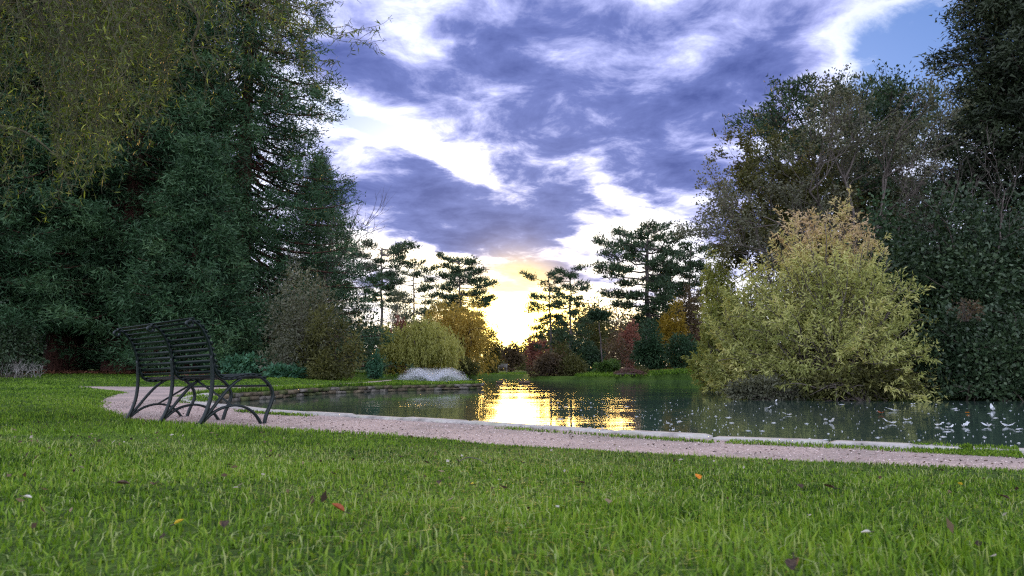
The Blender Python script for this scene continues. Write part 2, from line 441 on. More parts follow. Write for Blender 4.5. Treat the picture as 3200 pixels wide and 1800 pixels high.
# retaining wall of rough stones on the far side of the pond
WST = [rocky('wall_stone_%s' % k, a, b, 6, bs=.8, bd=.03) for k, a, b in (('grey', (.07, .065, .055), (.22, .20, .17)), ('brown', (.06, .05, .035), (.19, .155, .10)), ('mossy', (.04, .055, .02), (.13, .14, .06)))]
wallroot = thing('retaining_wall', 'low rough stone wall holding the grassy bank above the pond', 'wall', (*np.array(WALL[3]), WATER))
for course in range(3):
    wp = resample(WALL, .34); s0 = 0 if course % 2 else .5
    for k in range(len(wp) - 1):
        a, b = wp[k], wp[k + 1]
        d = b - a; a = a + d * s0 * .9; b = b + d * s0 * .9; ln = np.hypot(*d); d = d / ln
        nrm = np.array([d[1], -d[0]])
        if not inside(np.array([(a + nrm * .3)[0]]), np.array([(a + nrm * .3)[1]]), POND)[0]: nrm = -nrm
        hh = .088; zc = WATER - .05 + course * .086
        f = .5 * (ln - U(.012, .03)); pr = U(-.02, .03)
        mid = (a + b) / 2
        V, Q = boxv((*(mid + nrm * (pr - .08)), zc), (*(d * f), U(-.006, .006)), (*(nrm * .13), 0), (0, 0, hh / 2 - U(.002, .008)))
        V = V + rng.normal(size=V.shape) * .011
        mesh('stone', V, Q, WST[rng.integers(3)], wallroot)

# ------------------------------------------------------------------ bench
BENCHPAINT, t, o = newmat('dark_green_iron_paint')
pc = objcoord(t); n1 = noise(t, pc, 40, 4, .6); n2 = noise(t, pc, 9, 4, .6)
c = mixc(t, ramp(t, S(t, n2.outputs[0]), [(.56, (0, 0, 0)), (.72, (.5, .5, .5))]), (.005, .012, .0115), (.022, .025, .023))
p = prin(t, base=c, rough=.4, spec=.32); bump(t, S(t, n1.outputs[0]), .25, .003, p); t.links.new(p.outputs[0], o.inputs[0])
def zpx(zx, zy): return 300 + zx / 3.293, 940 + zy / 3.293        # enlarged bench view -> photo pixels
A0 = np.array([-2.527, 6.0, 0.0])
LN = np.array([-.75, .66, 0]); LN /= np.linalg.norm(LN)            # along the bench, away
SD = np.array([.66, .75, 0]); SD /= np.linalg.norm(SD)             # towards the pond
def side(zx, zy):
    """pixel of the near end frame -> (t, z) in the plane of that frame"""
    r = ray(*zpx(zx, zy)); n_ = LN; k = ((A0 - np.array([0, 0, CAMZ])) @ n_) / (r @ n_)
    P = r * k + np.array([0, 0, CAMZ])
    return np.array([(P - A0) @ SD, P[2]])
def spline(pts, step=.02):
    P = np.array(pts); o_ = []
    Q = np.vstack([2 * P[0] - P[1], P, 2 * P[-1] - P[-2]])
    for k in range(1, len(Q) - 2):
        p0, p1, p2, p3 = Q[k - 1:k + 3]
        n = max(2, int(np.linalg.norm(p2 - p1) / step))
        for u in np.linspace(0, 1, n, endpoint=False):
            o_.append(.5 * (2 * p1 + (p2 - p0) * u + (2 * p0 - 5 * p1 + 4 * p2 - p3) * u * u + (3 * p1 - p0 - 3 * p2 + p3) * u ** 3))
    o_.append(P[-1]); return np.array(o_)
prof = spline([side(*v) for v in ((985, 192), (1050, 222), (1110, 290), (1160, 385), (1195, 490), (1218, 600), (1240, 690), (1275, 765), (1330, 800), (1400, 805), (1480, 790), (1570, 772), (1650, 768), (1720, 790), (1785, 845), (1825, 910), (1838, 985), (1815, 1065), (1780, 1150), (1755, 1240), (1745, 1325))], .018)
rear = spline([side(*v) for v in ((1210, 560), (1216, 730), (1214, 860), (1192, 1020), (1140, 1170), (1085, 1265), (1030, 1330))], .02)
brace = spline([side(*v) for v in ((1060, 1300), (1200, 1130), (1300, 1000), (1390, 895), (1470, 825), (1545, 786), (1620, 772))], .02)
arch = spline([side(*v) for v in ((1075, 1290), (1190, 1180), (1300, 1110), (1430, 1078), (1550, 1095), (1640, 1155), (1700, 1235), (1735, 1318))], .02)
rc = side(980, 232); ringp = np.array([rc + .026 * np.array([math.cos(a), math.sin(a)]) for a in np.linspace(0, 2 * math.pi, 15)])
LEN = 1.5
def bw(tz, s):
    """(t, z) + distance along the bench -> world; the far end sits 35 mm lower"""
    return A0 + SD * tz[0] + LN * s + np.array([0, 0, tz[1] - .035 * s / LEN])
def strap(P2_, s, half_w, half_t):
    """flat iron bar bent along a (t, z) curve, wide along the bench"""
    P = np.array([bw(v, s) for v in P2_]); k = len(P)
    tg = norm(np.gradient(P, axis=0)); nr = norm(np.cross(tg, LN))
    V = np.stack([P + LN * half_w * a + nr * half_t * b for a, b in ((-1, -1), (1, -1), (1, 1), (-1, 1))], 1).reshape(-1, 3)
    Q = [[4 * i_ + j_, 4 * i_ + (j_ + 1) % 4, 4 * i_ + 4 + (j_ + 1) % 4, 4 * i_ + 4 + j_] for i_ in range(k - 1) for j_ in range(4)] + [[0, 3, 2, 1], [4 * k - 4, 4 * k - 3, 4 * k - 2, 4 * k - 1]]
    return V, np.array(Q)
bench = thing('park_bench', 'dark green iron slatted park bench with scrolled back beside the gravel path', 'bench', A0 + LN * .75)
for s in (.03, .75, 1.47):
    V, Q = strap(prof, s, .016, .010); fr_ = mesh('frame', V, Q, BENCHPAINT, bench)
    V, Q = strap(rear, s, .016, .010); lg_ = mesh('leg', V, Q, BENCHPAINT, bench)
    V, Q = strap(brace, s, .014, .009); mesh('brace', V, Q, BENCHPAINT, bench)
    V, Q = strap(arch, s, .014, .009); mesh('arch', V, Q, BENCHPAINT, bench)
    V, Q = strap(ringp, s, .016, .006); mesh('scroll_ring', V, Q, BENCHPAINT, fr_)
    for tz, pa_ in ((side(1040, 1322), lg_), (side(1745, 1322), fr_)):
        mesh('foot', *boxv(bw(tz, s) + np.array([0, 0, -.008]), SD * .045, LN * .025, (0, 0, .006)), BENCHPAINT, pa_)
arc = np.concatenate([[0], np.cumsum(np.linalg.norm(np.diff(prof, axis=0), axis=1))])
tz_ = side(1735, 800); end = arc[np.argmin(np.linalg.norm(prof - tz_, axis=1))]
for u in np.linspace(.012, end, 20):
    c_ = np.array([np.interp(u, arc, prof[:, k]) for k in (0, 1)])
    d_ = np.array([np.interp(u + .01, arc, prof[:, k]) for k in (0, 1)]) - c_; d_ /= np.linalg.norm(d_)
    up = np.array([-d_[1], d_[0]])                                  # towards the sitter
    c_ = c_ + up * .015
    s0, s1 = .0, LEN
    # slightly crowned slat: 6-sided section
    sec = [(-.0125, -.004), (.0125, -.004), (.014, 0), (.009, .005), (-.009, .005), (-.014, 0)]
    V = np.array([bw(c_ + d_ * a + up * b, s) for s in (s0, s1) for a, b in sec])
    Q = [[k, (k + 1) % 6, 6 + (k + 1) % 6, 6 + k] for k in range(6)] + [[0, 5, 4, 1], [1, 4, 3, 2], [6, 7, 10, 11], [7, 8, 9, 10]]
    mesh('slat', V, Q, BENCHPAINT, bench)
mid_under = side(1480, 812); top_arch = side(1430, 1080)
for s_end in (.03, 1.47):
    V, Q = tube([bw(mid_under, .75), bw(top_arch, s_end)], .009, 6); mesh('cross_brace', V, Q, BENCHPAINT, bench)
V, Q = tube([bw(side(1790, 872), .03), bw(side(1790, 872), 1.47)], .011, 6); mesh('front_rail', V, Q, BENCHPAINT, bench)

# ------------------------------------------------------------------ plants: generators
def curve_pts(p0, p1, bend, n=7, wig=0.0):
    t_ = np.linspace(0, 1, n)[:, None]
    P = np.asarray(p0) * (1 - t_) + np.asarray(p1) * t_ + np.asarray(bend) * (4 * t_ * (1 - t_))
    if wig: P[1:-1] += rng.normal(size=(n - 2, 3)) * wig
    return P
def trunk_part(root, pts, r0, r1, mat, n=10, flare=1.5, name='trunk'):
    P = np.asarray(pts, float); k = len(P)
    u = np.linspace(0, 1, k); R = r0 + (r1 - r0) * u
    R = R * (1 + (flare - 1) * np.exp(-u * 9))
    V, Q = tube(P, R, n)
    V = V + rng.normal(size=V.shape) * r0 * .03
    return mesh(name, V, Q, mat, root, smooth=True)
def grow(p, d, L, r, depth, out, spread=.6, kids=(2, 4), up=.1, shrink=.68, wig=.12, n=5, tips=None):
    """recursive bare branching: appends (polyline, radii) to out"""
    P = [np.asarray(p, float)]; d = d / np.linalg.norm(d)
    for _ in range(n - 1):
        d = d + rng.normal(size=3) * wig + np.array([0, 0, up * .3]); d /= np.linalg.norm(d)
        P.append(P[-1] + d * L / (n - 1))
    out.append((np.array(P), np.linspace(r, r * (.55 if depth else .25), n)))
    if depth == 0:
        if tips is not None: tips.append((P[-1], d))
        return
    for k in range(rng.integers(kids[0], kids[1] + 1)):
        u = U(.35, 1.0) if k else 1.0
        q = P[min(n - 1, int(round(u * (n - 1))))]
        nd = d + rdir(1)[0] * spread + np.array([0, 0, up])
        grow(q, nd, L * shrink * U(.75, 1.2), r * .58, depth - 1, out, spread, kids, up, shrink, wig, n, tips)
def twig_mesh(name, segs, mat, root, n=3):
    return mesh(name, *join([tube(P, R, n) for P, R in segs]), mat, root, smooth=True)

def lobes(c, R, nl, nleaf, lobe=.42, up=.15, shell=.35, spread=.62, floor=None):
    """leaf positions and outward directions on a crown made of uneven lobes"""
    c, R = np.asarray(c, float), np.asarray(R, float)
    d = rdir(nl); d[:, 2] = np.abs(d[:, 2]) * 1.0 * np.sign(d[:, 2] + .35)
    C = c + d * R * (U(.25, 1, nl) ** .6 * spread)[:, None]
    rl = U(.65, 1.25, nl) * lobe
    k = rng.choice(nl, nleaf, p=rl ** 2 / (rl ** 2).sum())
    dd = rdir(nleaf); dd[:, 2] += up; dd = norm(dd)
    u = U(0, 1, nleaf) ** shell
    P = C[k] + dd * R * (rl[k] * u)[:, None]
    P += rng.normal(size=P.shape) * R * .035
    ns_ = nl * 4; m_ = max(4, nleaf // (ns_ * 6)); ks = rng.integers(0, nl, ns_); ds = rdir(ns_); ds[:, 2] += .45; ds = norm(ds)
    ln_ = U(.25, .75, ns_); uu = np.tile(U(0, 1, m_), ns_); ki = np.repeat(np.arange(ns_), m_)
    PS = C[ks][ki] + ds[ki] * R * (rl[ks][ki] * (.9 + ln_[ki] * uu))[:, None] + rng.normal(size=(len(ki), 3)) * R * .02
    P = np.concatenate([P, PS]); dd = np.concatenate([dd, ds[ki]]); k = np.concatenate([k, ks[ki]]); nleaf = len(P)
    if floor is not None:
        keep = P[:, 2] > floor + U(0, .15, nleaf); P, dd, k = P[keep], dd[keep], k[keep]
    return P, dd, k, C
def tints(P, k, nk, spread=.35):
    base = U(0, 1, nk)[k]
    return np.clip(base * .55 + U(0, 1, len(P)) * .45 + 0, 0, 1)

def bush(name, label, cat, x0, x1, ytop, ybase, d, mat, nleaf=6000, leaf=(.12, .06), nl=14, lobe=.33, depth=.85, stem=TWIGDARK, group=None, nstem=5, sub=None, floor=True, up=.15, droop=.1, zbase=None, flat=False, trunk_r=None, shell=.4, spread=.78):
    nl = int(nl * 1.5)
    """rounded shrub or tree standing at the photo span x0..x1, ytop..ybase, at distance d"""
    wd = (x1 - x0) * d / F
    b = at((x0 + x1) / 2, ybase, d); zb = hz(b[0], b[1]) if zbase is None else zbase
    top = at((x0 + x1) / 2, ytop, d)[2]
    base = np.array([b[0], d, zb - .03]); H = top - zb
    root = thing(name, label, cat, base, group)
    if sub is None: sub = -.22 if cat in ('shrub', 'plant') and floor else -.06
    R = np.array([wd / 2, wd / 2 * depth, H * .52])
    c = base + np.array([0, 0, H * .5 + sub * H])
    if sub: R[2] = H * (.5 - sub)
    if sub: c[2] = base[2] + H * (.5 + sub)
    P, dd, k, C = lobes(c, R, nl, nleaf, lobe, up, floor=zb if floor else None, shell=shell, spread=spread)
    Dr = dd + rdir(len(P)) * .8; Dr[:, 2] -= droop
    V, Q = leaf_quads(P, Dr, U(.45, 1.45, len(P)) * leaf[0], U(.55, 1.3, len(P)) * leaf[1], droop * .5)
    mesh('crown', V, Q, mat, root, tints(P, k, nl))
    segs = []
    r0 = trunk_r or max(.02, wd * .012)
    for s in range(nstem):
        p0 = base + np.array([U(-.1, .1) * wd * .5, U(-.1, .1) * wd * .5, 0])
        p1 = C[rng.integers(nl)]
        Pp = curve_pts(p0, p1, (0, 0, .12 * H), 6, .02 * H)
        segs.append((Pp, np.linspace(r0, r0 * .3, 6)))
        for _ in range(4):
            q = Pp[rng.integers(2, 6)]
            segs.append((curve_pts(q, q + rdir(1)[0] * R * .5, (0, 0, .03 * H), 4, .01 * H), np.linspace(r0 * .4, r0 * .12, 4)))
    twig_mesh('stem', segs, stem, root, 4)
    return root

def conifer(name, label, base, H, R, mat, bark, nb=220, ncl=11, nsp=30, sp=(.34, .075), h0=.04, power=.75, trunk=.5, droop=.4, dens_top=1.0, group=None, cat='tree', az_range=None, puff=1.0, zmin=.25):
    """redwood: tapering trunk, drooping boughs carrying puffs of needle sprays"""
    base = np.asarray(base, float)
    root = thing(name, label, cat, base, group)
    trunk_part(root, [base + np.array([0, 0, z - .2]) for z in np.linspace(0, H * .97, 14)], trunk, .05, bark, 12, 1.55)
    segs, PP, DD, TT = [], [], [], []
    for k in range(nb):
        u = (k + U(0, 1)) / nb; h = H * (h0 + (.985 - h0) * u ** 1.15)
        L = max(.4, R * (1 - h / H) ** power * U(.72, 1.06))
        a = k * 2.39996 + U(-.4, .4)
        if az_range is not None: a = U(*az_range)
        o_ = np.array([math.sin(a), math.cos(a), 0])
        p0 = base + np.array([0, 0, h])
        tt = np.linspace(0, 1, 7)[:, None]
        Pb = p0 + o_ * L * tt + np.array([0, 0, 1]) * L * (-droop * 1.5 * tt + droop * 1.05 * tt ** 2.0)
        Pb[:, 2] = np.maximum(Pb[:, 2], base[2] + zmin + U(0, .5))
        segs.append((Pb, np.linspace(.02 + .012 * L, .008, 7)))
        m_ = max(4, int(ncl * (.28 + .72 * L / R) * (1 if u < .5 else dens_top)))
        tc_ = U(.22, 1.03, m_)
        C = np.column_stack([np.interp(tc_, tt[:, 0], Pb[:, i_]) for i_ in range(3)])
        sidev = np.array([o_[1], -o_[0], 0])
        C += sidev * (U(-.34, .34, m_) * L * (1.15 - tc_))[:, None] + rng.normal(size=(m_, 3)) * .14
        C[:, 2] -= np.abs(U(0, .2, m_))
        bt = U(0, 1)
        for cc, tq in zip(C, tc_):
            ns = int(nsp * U(.7, 1.3))
            d0 = norm(o_ * .9 + sidev * U(-.7, .7) + np.array([0, 0, U(-.3, .4)]))
            dd = norm(d0 * .75 + rdir(ns) * .85)
            PP.append(cc + rng.normal(size=(ns, 3)) * np.array([.24, .24, .15]) * puff); DD.append(dd)
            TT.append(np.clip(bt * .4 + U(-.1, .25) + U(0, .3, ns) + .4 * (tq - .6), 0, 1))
    PP, DD, TT = np.concatenate(PP), np.concatenate(DD), np.concatenate(TT)
    ok = PP[:, 2] > base[2] + .15; PP, DD, TT = PP[ok], DD[ok], TT[ok]
    V, Q = leaf_tris(PP, DD, U(.6, 1.25, len(PP)) * sp[0], U(.7, 1.3, len(PP)) * sp[1])
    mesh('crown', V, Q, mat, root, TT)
    twig_mesh('branchwork', segs, bark, root, 4)
    return root

def pine(name, label, px, ytop, ybase, d, crown_w, mat, first=.35, nb=20, flat=.5, lean=0.0, trunk_r=.18, tufts=24, group=None, left=1.0, right=1.0, tip=.3, cat='tree', zb=None, ntri=12, droop=.1):
    """pine with a bare trunk and layered plates of needle tufts"""
    b = at(px, ybase, d); zb = hz(b[0], d) if zb is None else zb
    base = np.array([b[0], d, zb - .05]); H = at(px, ytop, d)[2] - zb
    root = thing(name, label, cat, base, group)
    Rw = crown_w * d / F / 2
    tp = curve_pts(base, base + np.array([lean * H, 0, H * .97]), (U(-.02, .02) * H, 0, 0), 12, .004 * H)
    trunk_part(root, tp, trunk_r, trunk_r * .25, PINEBARK, 8, 1.25)
    segs, PP, DD, TT = [], [], [], []
    for k in range(nb):
        u = first + (1 - first) * ((k + U(.1, .9)) / nb)
        p0 = np.array([np.interp(u, np.linspace(0, 1, 12), tp[:, i_]) for i_ in range(3)])
        v = (u - first) / (1 - first)
        prof_ = (.62 + .38 * float(smooth(v / .5))) * (1 if v < .9 else .8)
        L = Rw * prof_ * U(.4, 1.12)
        a = k * 2.39996 + U(-.5, .5); o_ = np.array([math.cos(a), math.sin(a), 0])
        L *= left if o_[0] < -.2 else right if o_[0] > .2 else 1
        rise = (.04 + .26 * v ** 2 - droop * (1 - v)) * L
        Pb = curve_pts(p0, p0 + o_ * L + np.array([0, 0, rise]), (0, 0, -.06 * L), 7, .03 * L)
        segs.append((Pb, np.linspace(trunk_r * .33, trunk_r * .05, 7)))
        nt = max(4, int(tufts * L / Rw))
        for _ in range(nt):
            s = U(.42, 1.06)
            cc = np.array([np.interp(s, np.linspace(0, 1, 7), Pb[:, i_]) for i_ in range(3)])
            sv = np.array([-o_[1], o_[0], 0])
            tgt = cc + sv * U(-.38, .38) * L * (1.25 - .5 * s) + o_ * U(-.08, .1) * L + np.array([0, 0, U(-.02, .11) * L])
            if rng.random() < .35: segs.append((np.array([cc, (cc + tgt) / 2 + rng.normal(size=3) * .03 * L, tgt]), np.linspace(trunk_r * .08, trunk_r * .03, 3)))
            up_ = norm(np.array([o_[0] * .5, o_[1] * .5, 1.0]) + rng.normal(size=3) * .35)
            dd = norm(up_ + rdir(ntri) * .85)
            PP.append(tgt + rng.normal(size=(ntri, 3)) * np.array([.6, .6, .34]) * tip); DD.append(dd); TT.append(np.clip(U(0, .5) + U(0, .5, ntri), 0, 1))
    PP, DD, TT = np.concatenate(PP), np.concatenate(DD), np.concatenate(TT)
    V, Q = leaf_tris(PP, DD, U(.7, 1.3, len(PP)) * tip * 1.05, U(.7, 1.3, len(PP)) * tip * .3)
    mesh('crown', V, Q, mat, root, TT)
    twig_mesh('branchwork', segs, PINEBARK, root, 4)
    return root

def weeper(name, label, x0, x1, ytop, ybase, d, mat, ns=420, nl=48, leaf=(.2, .045), group=None, zb=None, bell=.5):
    b = at((x0 + x1) / 2, ybase, d); zb = hz(b[0], d) if zb is None else zb
    base = np.array([b[0], d, zb - .05]); H = at((x0 + x1) / 2, ytop, d)[2] - zb; R = (x1 - x0) * d / F / 2
    root = thing(name, label, 'tree', base, group)
    trunk_part(root, curve_pts(base, base + np.array([.05 * R, 0, H * .6]), (.1 * R, 0, 0), 7, .02), .16 + .03 * R, .1, BARK, 8, 1.4)
    segs, PP, DD, TT = [], [], [], []
    nb = 40
    for k in range(nb):
        a = k * 2.4; rad = R * math.sqrt((k + .5) / nb) * .85
        hh = H * (.97 - .5 * (rad / R) ** 2.2) * U(.74, 1.04); rad *= U(.85, 1.12)
        e = base + np.array([math.cos(a) * rad, math.sin(a) * rad * .85, hh])
        P = curve_pts(base + np.array([0, 0, H * U(.35, .55)]), e, (0, 0, .12 * H), 7, .02 * H)
        segs.append((P, np.linspace(.07, .015, 7)))
        bt = U(0, 1); lw = U(.5, 1.05)
        for s in range(ns // nb):
            st = e + rng.normal(size=3) * np.array([.16 * R, .16 * R, .05 * H])
            ln = max(.4, min(st[2] - zb - .02, (st[2] - zb) * lw * U(.6, 1.0)))
            m_ = max(6, int(nl * ln / H)); u = np.sort(U(0, 1, m_))
            sw = rng.normal(size=2) * .05 * H; ou = np.array([math.cos(a), math.sin(a)]) * .05 * R
            Q_ = np.column_stack([st[0] + (sw[0] + ou[0]) * u ** .7, st[1] + (sw[1] + ou[1]) * u ** .7, st[2] + .1 * np.sin(u * 3) - ln * u])
            PP.append(Q_ + rng.normal(size=Q_.shape) * .035); dd = rdir(m_) * .55; dd[:, 2] -= 1.0; DD.append(dd)
            TT.append(np.clip(bt * .4 + U(0, .25) + U(0, .35, m_), 0, 1))
    PP, DD, TT = np.concatenate(PP), np.concatenate(DD), np.concatenate(TT)
    V, Q = leaf_quads(PP, DD, U(.7, 1.4, len(PP)) * leaf[0], U(.7, 1.3, len(PP)) * leaf[1])
    mesh('crown', V, Q, mat, root, TT); twig_mesh('branchwork', segs, BARK, root, 4)
    return root

def wand_shrub(name, label, x0, x1, ytop, ybase, d, mat, nst=60, nl=400, leaf=(.11, .022), group=None, tip_tint=True, zb=None, cat='shrub', depth=.8, bark=TWIG, low=.05):
    """willow shrub: wands fanning up and out from the base, narrow leaves along every side twig"""
    b = at((x0 + x1) / 2, ybase, d); zb = hz(b[0], d) if zb is None else zb
    base = np.array([b[0], d, zb - .05]); H = at((x0 + x1) / 2, ytop, d)[2] - zb; R = (x1 - x0) * d / F / 2
    root = thing(name, label, cat, base, group)
    segs, PP, DD, TT = [], [], [], []
    for k in range(nst):
        a = k * 2.39996; f = math.sqrt((k + .5) / nst)
        hh = H * (max(0, 1 - f ** 1.75) ** .7 * .97 + low) * U(.86, 1.06)
        if k % 4 == 3: f = U(.75, 1.02); hh = H * U(.02, .3)
        e = base + np.array([math.cos(a) * R * f * U(.85, 1.08), math.sin(a) * R * depth * f, hh])
        P = curve_pts(base + np.array([math.cos(a) * .12 * R, math.sin(a) * .12 * R, 0]), e, (math.cos(a) * -.05 * R, 0, .07 * H), 9, .015 * H)
        segs.append((P, np.linspace(.028, .006, 9))); wt = U(-.14, .2); nk = nl * U(.55, 1.35)
        for s in range(9):
            u0 = U(.25, 1.0); q0 = np.array([np.interp(u0, np.linspace(0, 1, 9), P[:, i_]) for i_ in range(3)])
            tg = norm(P[-1] - P[2]); dr = norm(tg * .8 + rdir(1)[0] * .75 + np.array([0, 0, .15])); ln = H * U(.12, .26) * (1.15 - .5 * u0)
            tw = curve_pts(q0, q0 + dr * ln, (0, 0, -.05 * ln), 4, .02 * ln)
            if s < 5: segs.append((tw, np.linspace(.007, .003, 4)))
            m_ = int(nk / 9); u = U(0.05, 1.05, m_)
            C = np.column_stack([np.interp(u, np.linspace(0, 1, 4), tw[:, i_]) for i_ in range(3)])
            PP.append(C + rng.normal(size=C.shape) * .05 * ln); DD.append(norm(dr * .7 + rdir(m_) * .85 + np.array([0, 0, -.1])))
            zr = (C[:, 2] - zb) / H
            TT.append(np.clip((.6 * smooth((zr - .62) / .4) if tip_tint else 0) + U(0, .34, m_) + U(0, .12) + wt, 0, 1))
    PP, DD, TT = np.concatenate(PP), np.concatenate(DD), np.concatenate(TT)
    ok = PP[:, 2] > zb - .12; PP, DD, TT = PP[ok], DD[ok], TT[ok]
    V, Q = leaf_quads(PP, DD, U(.6, 1.35, len(PP)) * leaf[0], U(.7, 1.3, len(PP)) * leaf[1], .1)
    mesh('crown', V, Q, mat, root, TT); twig_mesh('stem', segs, bark, root, 4)
    return root

# leaf colours (dry reflectances of the plants themselves)
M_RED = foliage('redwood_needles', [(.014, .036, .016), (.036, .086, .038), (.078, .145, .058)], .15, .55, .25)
M_DARKCON = foliage('dark_needles', [(.012, .03, .016), (.03, .065, .03), (.05, .09, .035)], .15, .55)
M_PINE = foliage('pine_needles', [(.02, .04, .022), (.04, .075, .036), (.07, .11, .05)], .2, .55)
M_CURLY = foliage('curly_willow_leaf', [(.034, .050, .012), (.105, .138, .021), (.34, .38, .05)], .42, .42, .4, tmul=(1.0, 1.1, .6))
M_WWILLOW = foliage('weeping_willow_leaf', [(.27, .29, .08), (.43, .44, .14), (.58, .55, .19)], .5)
M_GOLD = foliage('golden_leaf', [(.28, .21, .045), (.44, .32, .07), (.55, .42, .11)], .45)
M_SHRUBW = foliage('shrub_willow_leaf', [(.22, .255, .075), (.41, .44, .15), (.58, .57, .22), (.60, .48, .25), (.58, .43, .28)], .42, tmul=(1.1, 1.08, .75))
M_LIME = foliage('lime_leaf', [(.17, .20, .05), (.29, .32, .085), (.40, .40, .11)], .45)
M_IVY = foliage('ivy_leaf', [(.014, .03, .014), (.034, .064, .03), (.075, .115, .052)], .15, .45, .35)
M_YEW = foliage('yew_leaf', [(.014, .022, .012), (.03, .044, .022), (.055, .075, .035)], .12)
M_GREY = foliage('grey_leaf', [(.06, .066, .045), (.12, .128, .085), (.20, .205, .14)], .32)
M_OLIVE = foliage('olive_leaf', [(.045, .05, .018), (.09, .095, .03), (.15, .15, .05)], .35)
M_GREY2 = foliage('oak_leaf', [(.028, .036, .022), (.06, .07, .04), (.10, .11, .06)], .3)
M_BROWN = foliage('brown_leaf', [(.06, .045, .03), (.11, .08, .05), (.17, .12, .07)], .35)
M_MAROON = foliage('maroon_leaf', [(.13, .06, .05), (.22, .095, .075), (.30, .15, .10)], .4, tmul=(1.2, .9, .7))
M_TEAL = foliage('ground_herb_leaf', [(.03, .09, .055), (.06, .16, .09), (.11, .24, .14)], .3)
M_GREEN = foliage('green_leaf', [(.03, .06, .016), (.06, .12, .026), (.11, .19, .04)], .35)
M_AMBER = foliage('amber_leaf', [(.14, .10, .015), (.26, .18, .02), (.36, .26, .04)], .45)

# ------------------------------------------------------------------ plants: left side
def gp(px, d, dz=0.0):
    x = (px - 1600) / F * d
    return np.array([x, d, hz(x, d) + dz])
def copy_tree(src, label, loc, rz, sx, sz, name=None):
    r = src.copy(); col.objects.link(r); r['label'] = label; r.location = [float(v) for v in loc]; r.rotation_euler = (0, 0, rz); r.scale = (sx, sx, sz)
    for ch in list(src.children):
        q_ = ch.copy(); col.objects.link(q_); q_.parent = r
    return r
RG = 'redwoods behind the bench'
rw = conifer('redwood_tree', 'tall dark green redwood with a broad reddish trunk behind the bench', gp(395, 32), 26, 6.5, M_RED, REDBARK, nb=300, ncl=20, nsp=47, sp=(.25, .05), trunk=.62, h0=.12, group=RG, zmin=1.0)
rw2 = conifer('redwood_tree', 'redwood with see-through upper boughs rising beside the far gravel path', gp(745, 36), 28, 8.2, M_RED, REDBARK, nb=320, ncl=20, nsp=40, sp=(.27, .055), trunk=.5, h0=.05, power=.72, group=RG)
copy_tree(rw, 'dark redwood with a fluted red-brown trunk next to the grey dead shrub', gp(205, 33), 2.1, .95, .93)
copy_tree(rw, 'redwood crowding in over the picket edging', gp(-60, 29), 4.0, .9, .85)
copy_tree(rw2, 'redwood standing back between the fluted trunk and the broad trunk', gp(520, 43), 1.3, .95, .97)
copy_tree(rw2, 'redwood standing back beyond the picket edging', gp(60, 42), 3.1, 1.0, .95)
copy_tree(rw2, 'redwood skirt reaching towards the weeping willow', gp(985, 47), 5.0, .62, .5)
conifer('young_redwood', 'young blue-green redwood in front of the tallest redwoods', gp(600, 29), 9.5, 3.4, M_RED, REDBARK, nb=150, ncl=14, nsp=44, trunk=.22, h0=.08, sp=(.24, .05))
bush('laurel_shrub', 'dark glossy laurel between the redwood trunks', 'shrub', -60, 360, 900, 1172, 38, M_IVY, 5000, (.22, .1), 12)
bush('laurel_shrub', 'dark laurel behind the fluted redwood trunk', 'shrub', 380, 760, 880, 1165, 41, M_IVY, 5000, (.22, .1), 12)
bush('laurel_shrub', 'dark laurel behind the grey-leaved shrub', 'shrub', 720, 1180, 860, 1170, 40, M_IVY, 5000, (.22, .1), 12)
bush('holly_bush', 'dark holly bush with small pale glinting leaves at the lawn end', 'shrub', -90, 150, 960, 1178, 26, M_IVY, 5000, (.11, .06), 12)
bush('grey_shrub', 'tall grey-brown twiggy shrub with sparse leaves beneath the redwoods', 'shrub', 765, 1115, 765, 1165, 27, M_GREY, 12000, (.13, .055), 18, nstem=14, spread=.66)
bush('olive_shrub', 'low olive-brown shrub spilling over the lawn beside the grey shrub', 'shrub', 925, 1150, 950, 1172, 26, M_OLIVE, 7000, (.13, .06), 14, nstem=8)
bush('cypress_bush', 'small blue-green bush by the weeping willow', 'shrub', 1140, 1200, 1090, 1172, 33, M_TEAL, 1800, (.14, .06), 8)
bush('ivy_patch', 'low patch of leafy green herbs growing under the redwood', 'plant', 690, 860, 1108, 1172, 27, M_TEAL, 2600, (.17, .09), 12, depth=.6, nstem=3)
bush('ivy_patch', 'trailing patch of leafy green herbs at the foot of the grey shrub', 'plant', 830, 1010, 1128, 1176, 26, M_TEAL, 2200, (.16, .085), 12, depth=.6, nstem=3)
# grey dead shrub and the little picket edging
root = thing('dead_shrub', 'grey bare dead shrub behind the low picket edging', 'shrub', gp(75, 25.5))
segs = []
for k in range(26):
    b = gp(U(0, 135), 25.5 + U(-.3, .3)); grow(b, np.array([U(-.4, .4), U(-.3, .3), 1]), U(.25, .4), .012, 2, segs, .8, (2, 3), .05, .7, .2, 4)
twig_mesh('stem', segs, PALEBARK, root, 3)
root = thing('picket_edging', 'low rustic picket edging at the foot of the holly bush', 'fence', gp(50, 25))
for k in range(20):
    b = gp(-10 + k * 6.2, 25); mesh('picket', *tube([b - [0, 0, .05], b + [U(-.01, .01), 0, U(.13, .18)]], [.011, .008], 5), TWIGDARK, root)
a, b = gp(-12, 25, .1), gp(112, 25, .1); mesh('rail', *tube([a, (a + b) / 2, b], .008, 5), TWIGDARK, root)
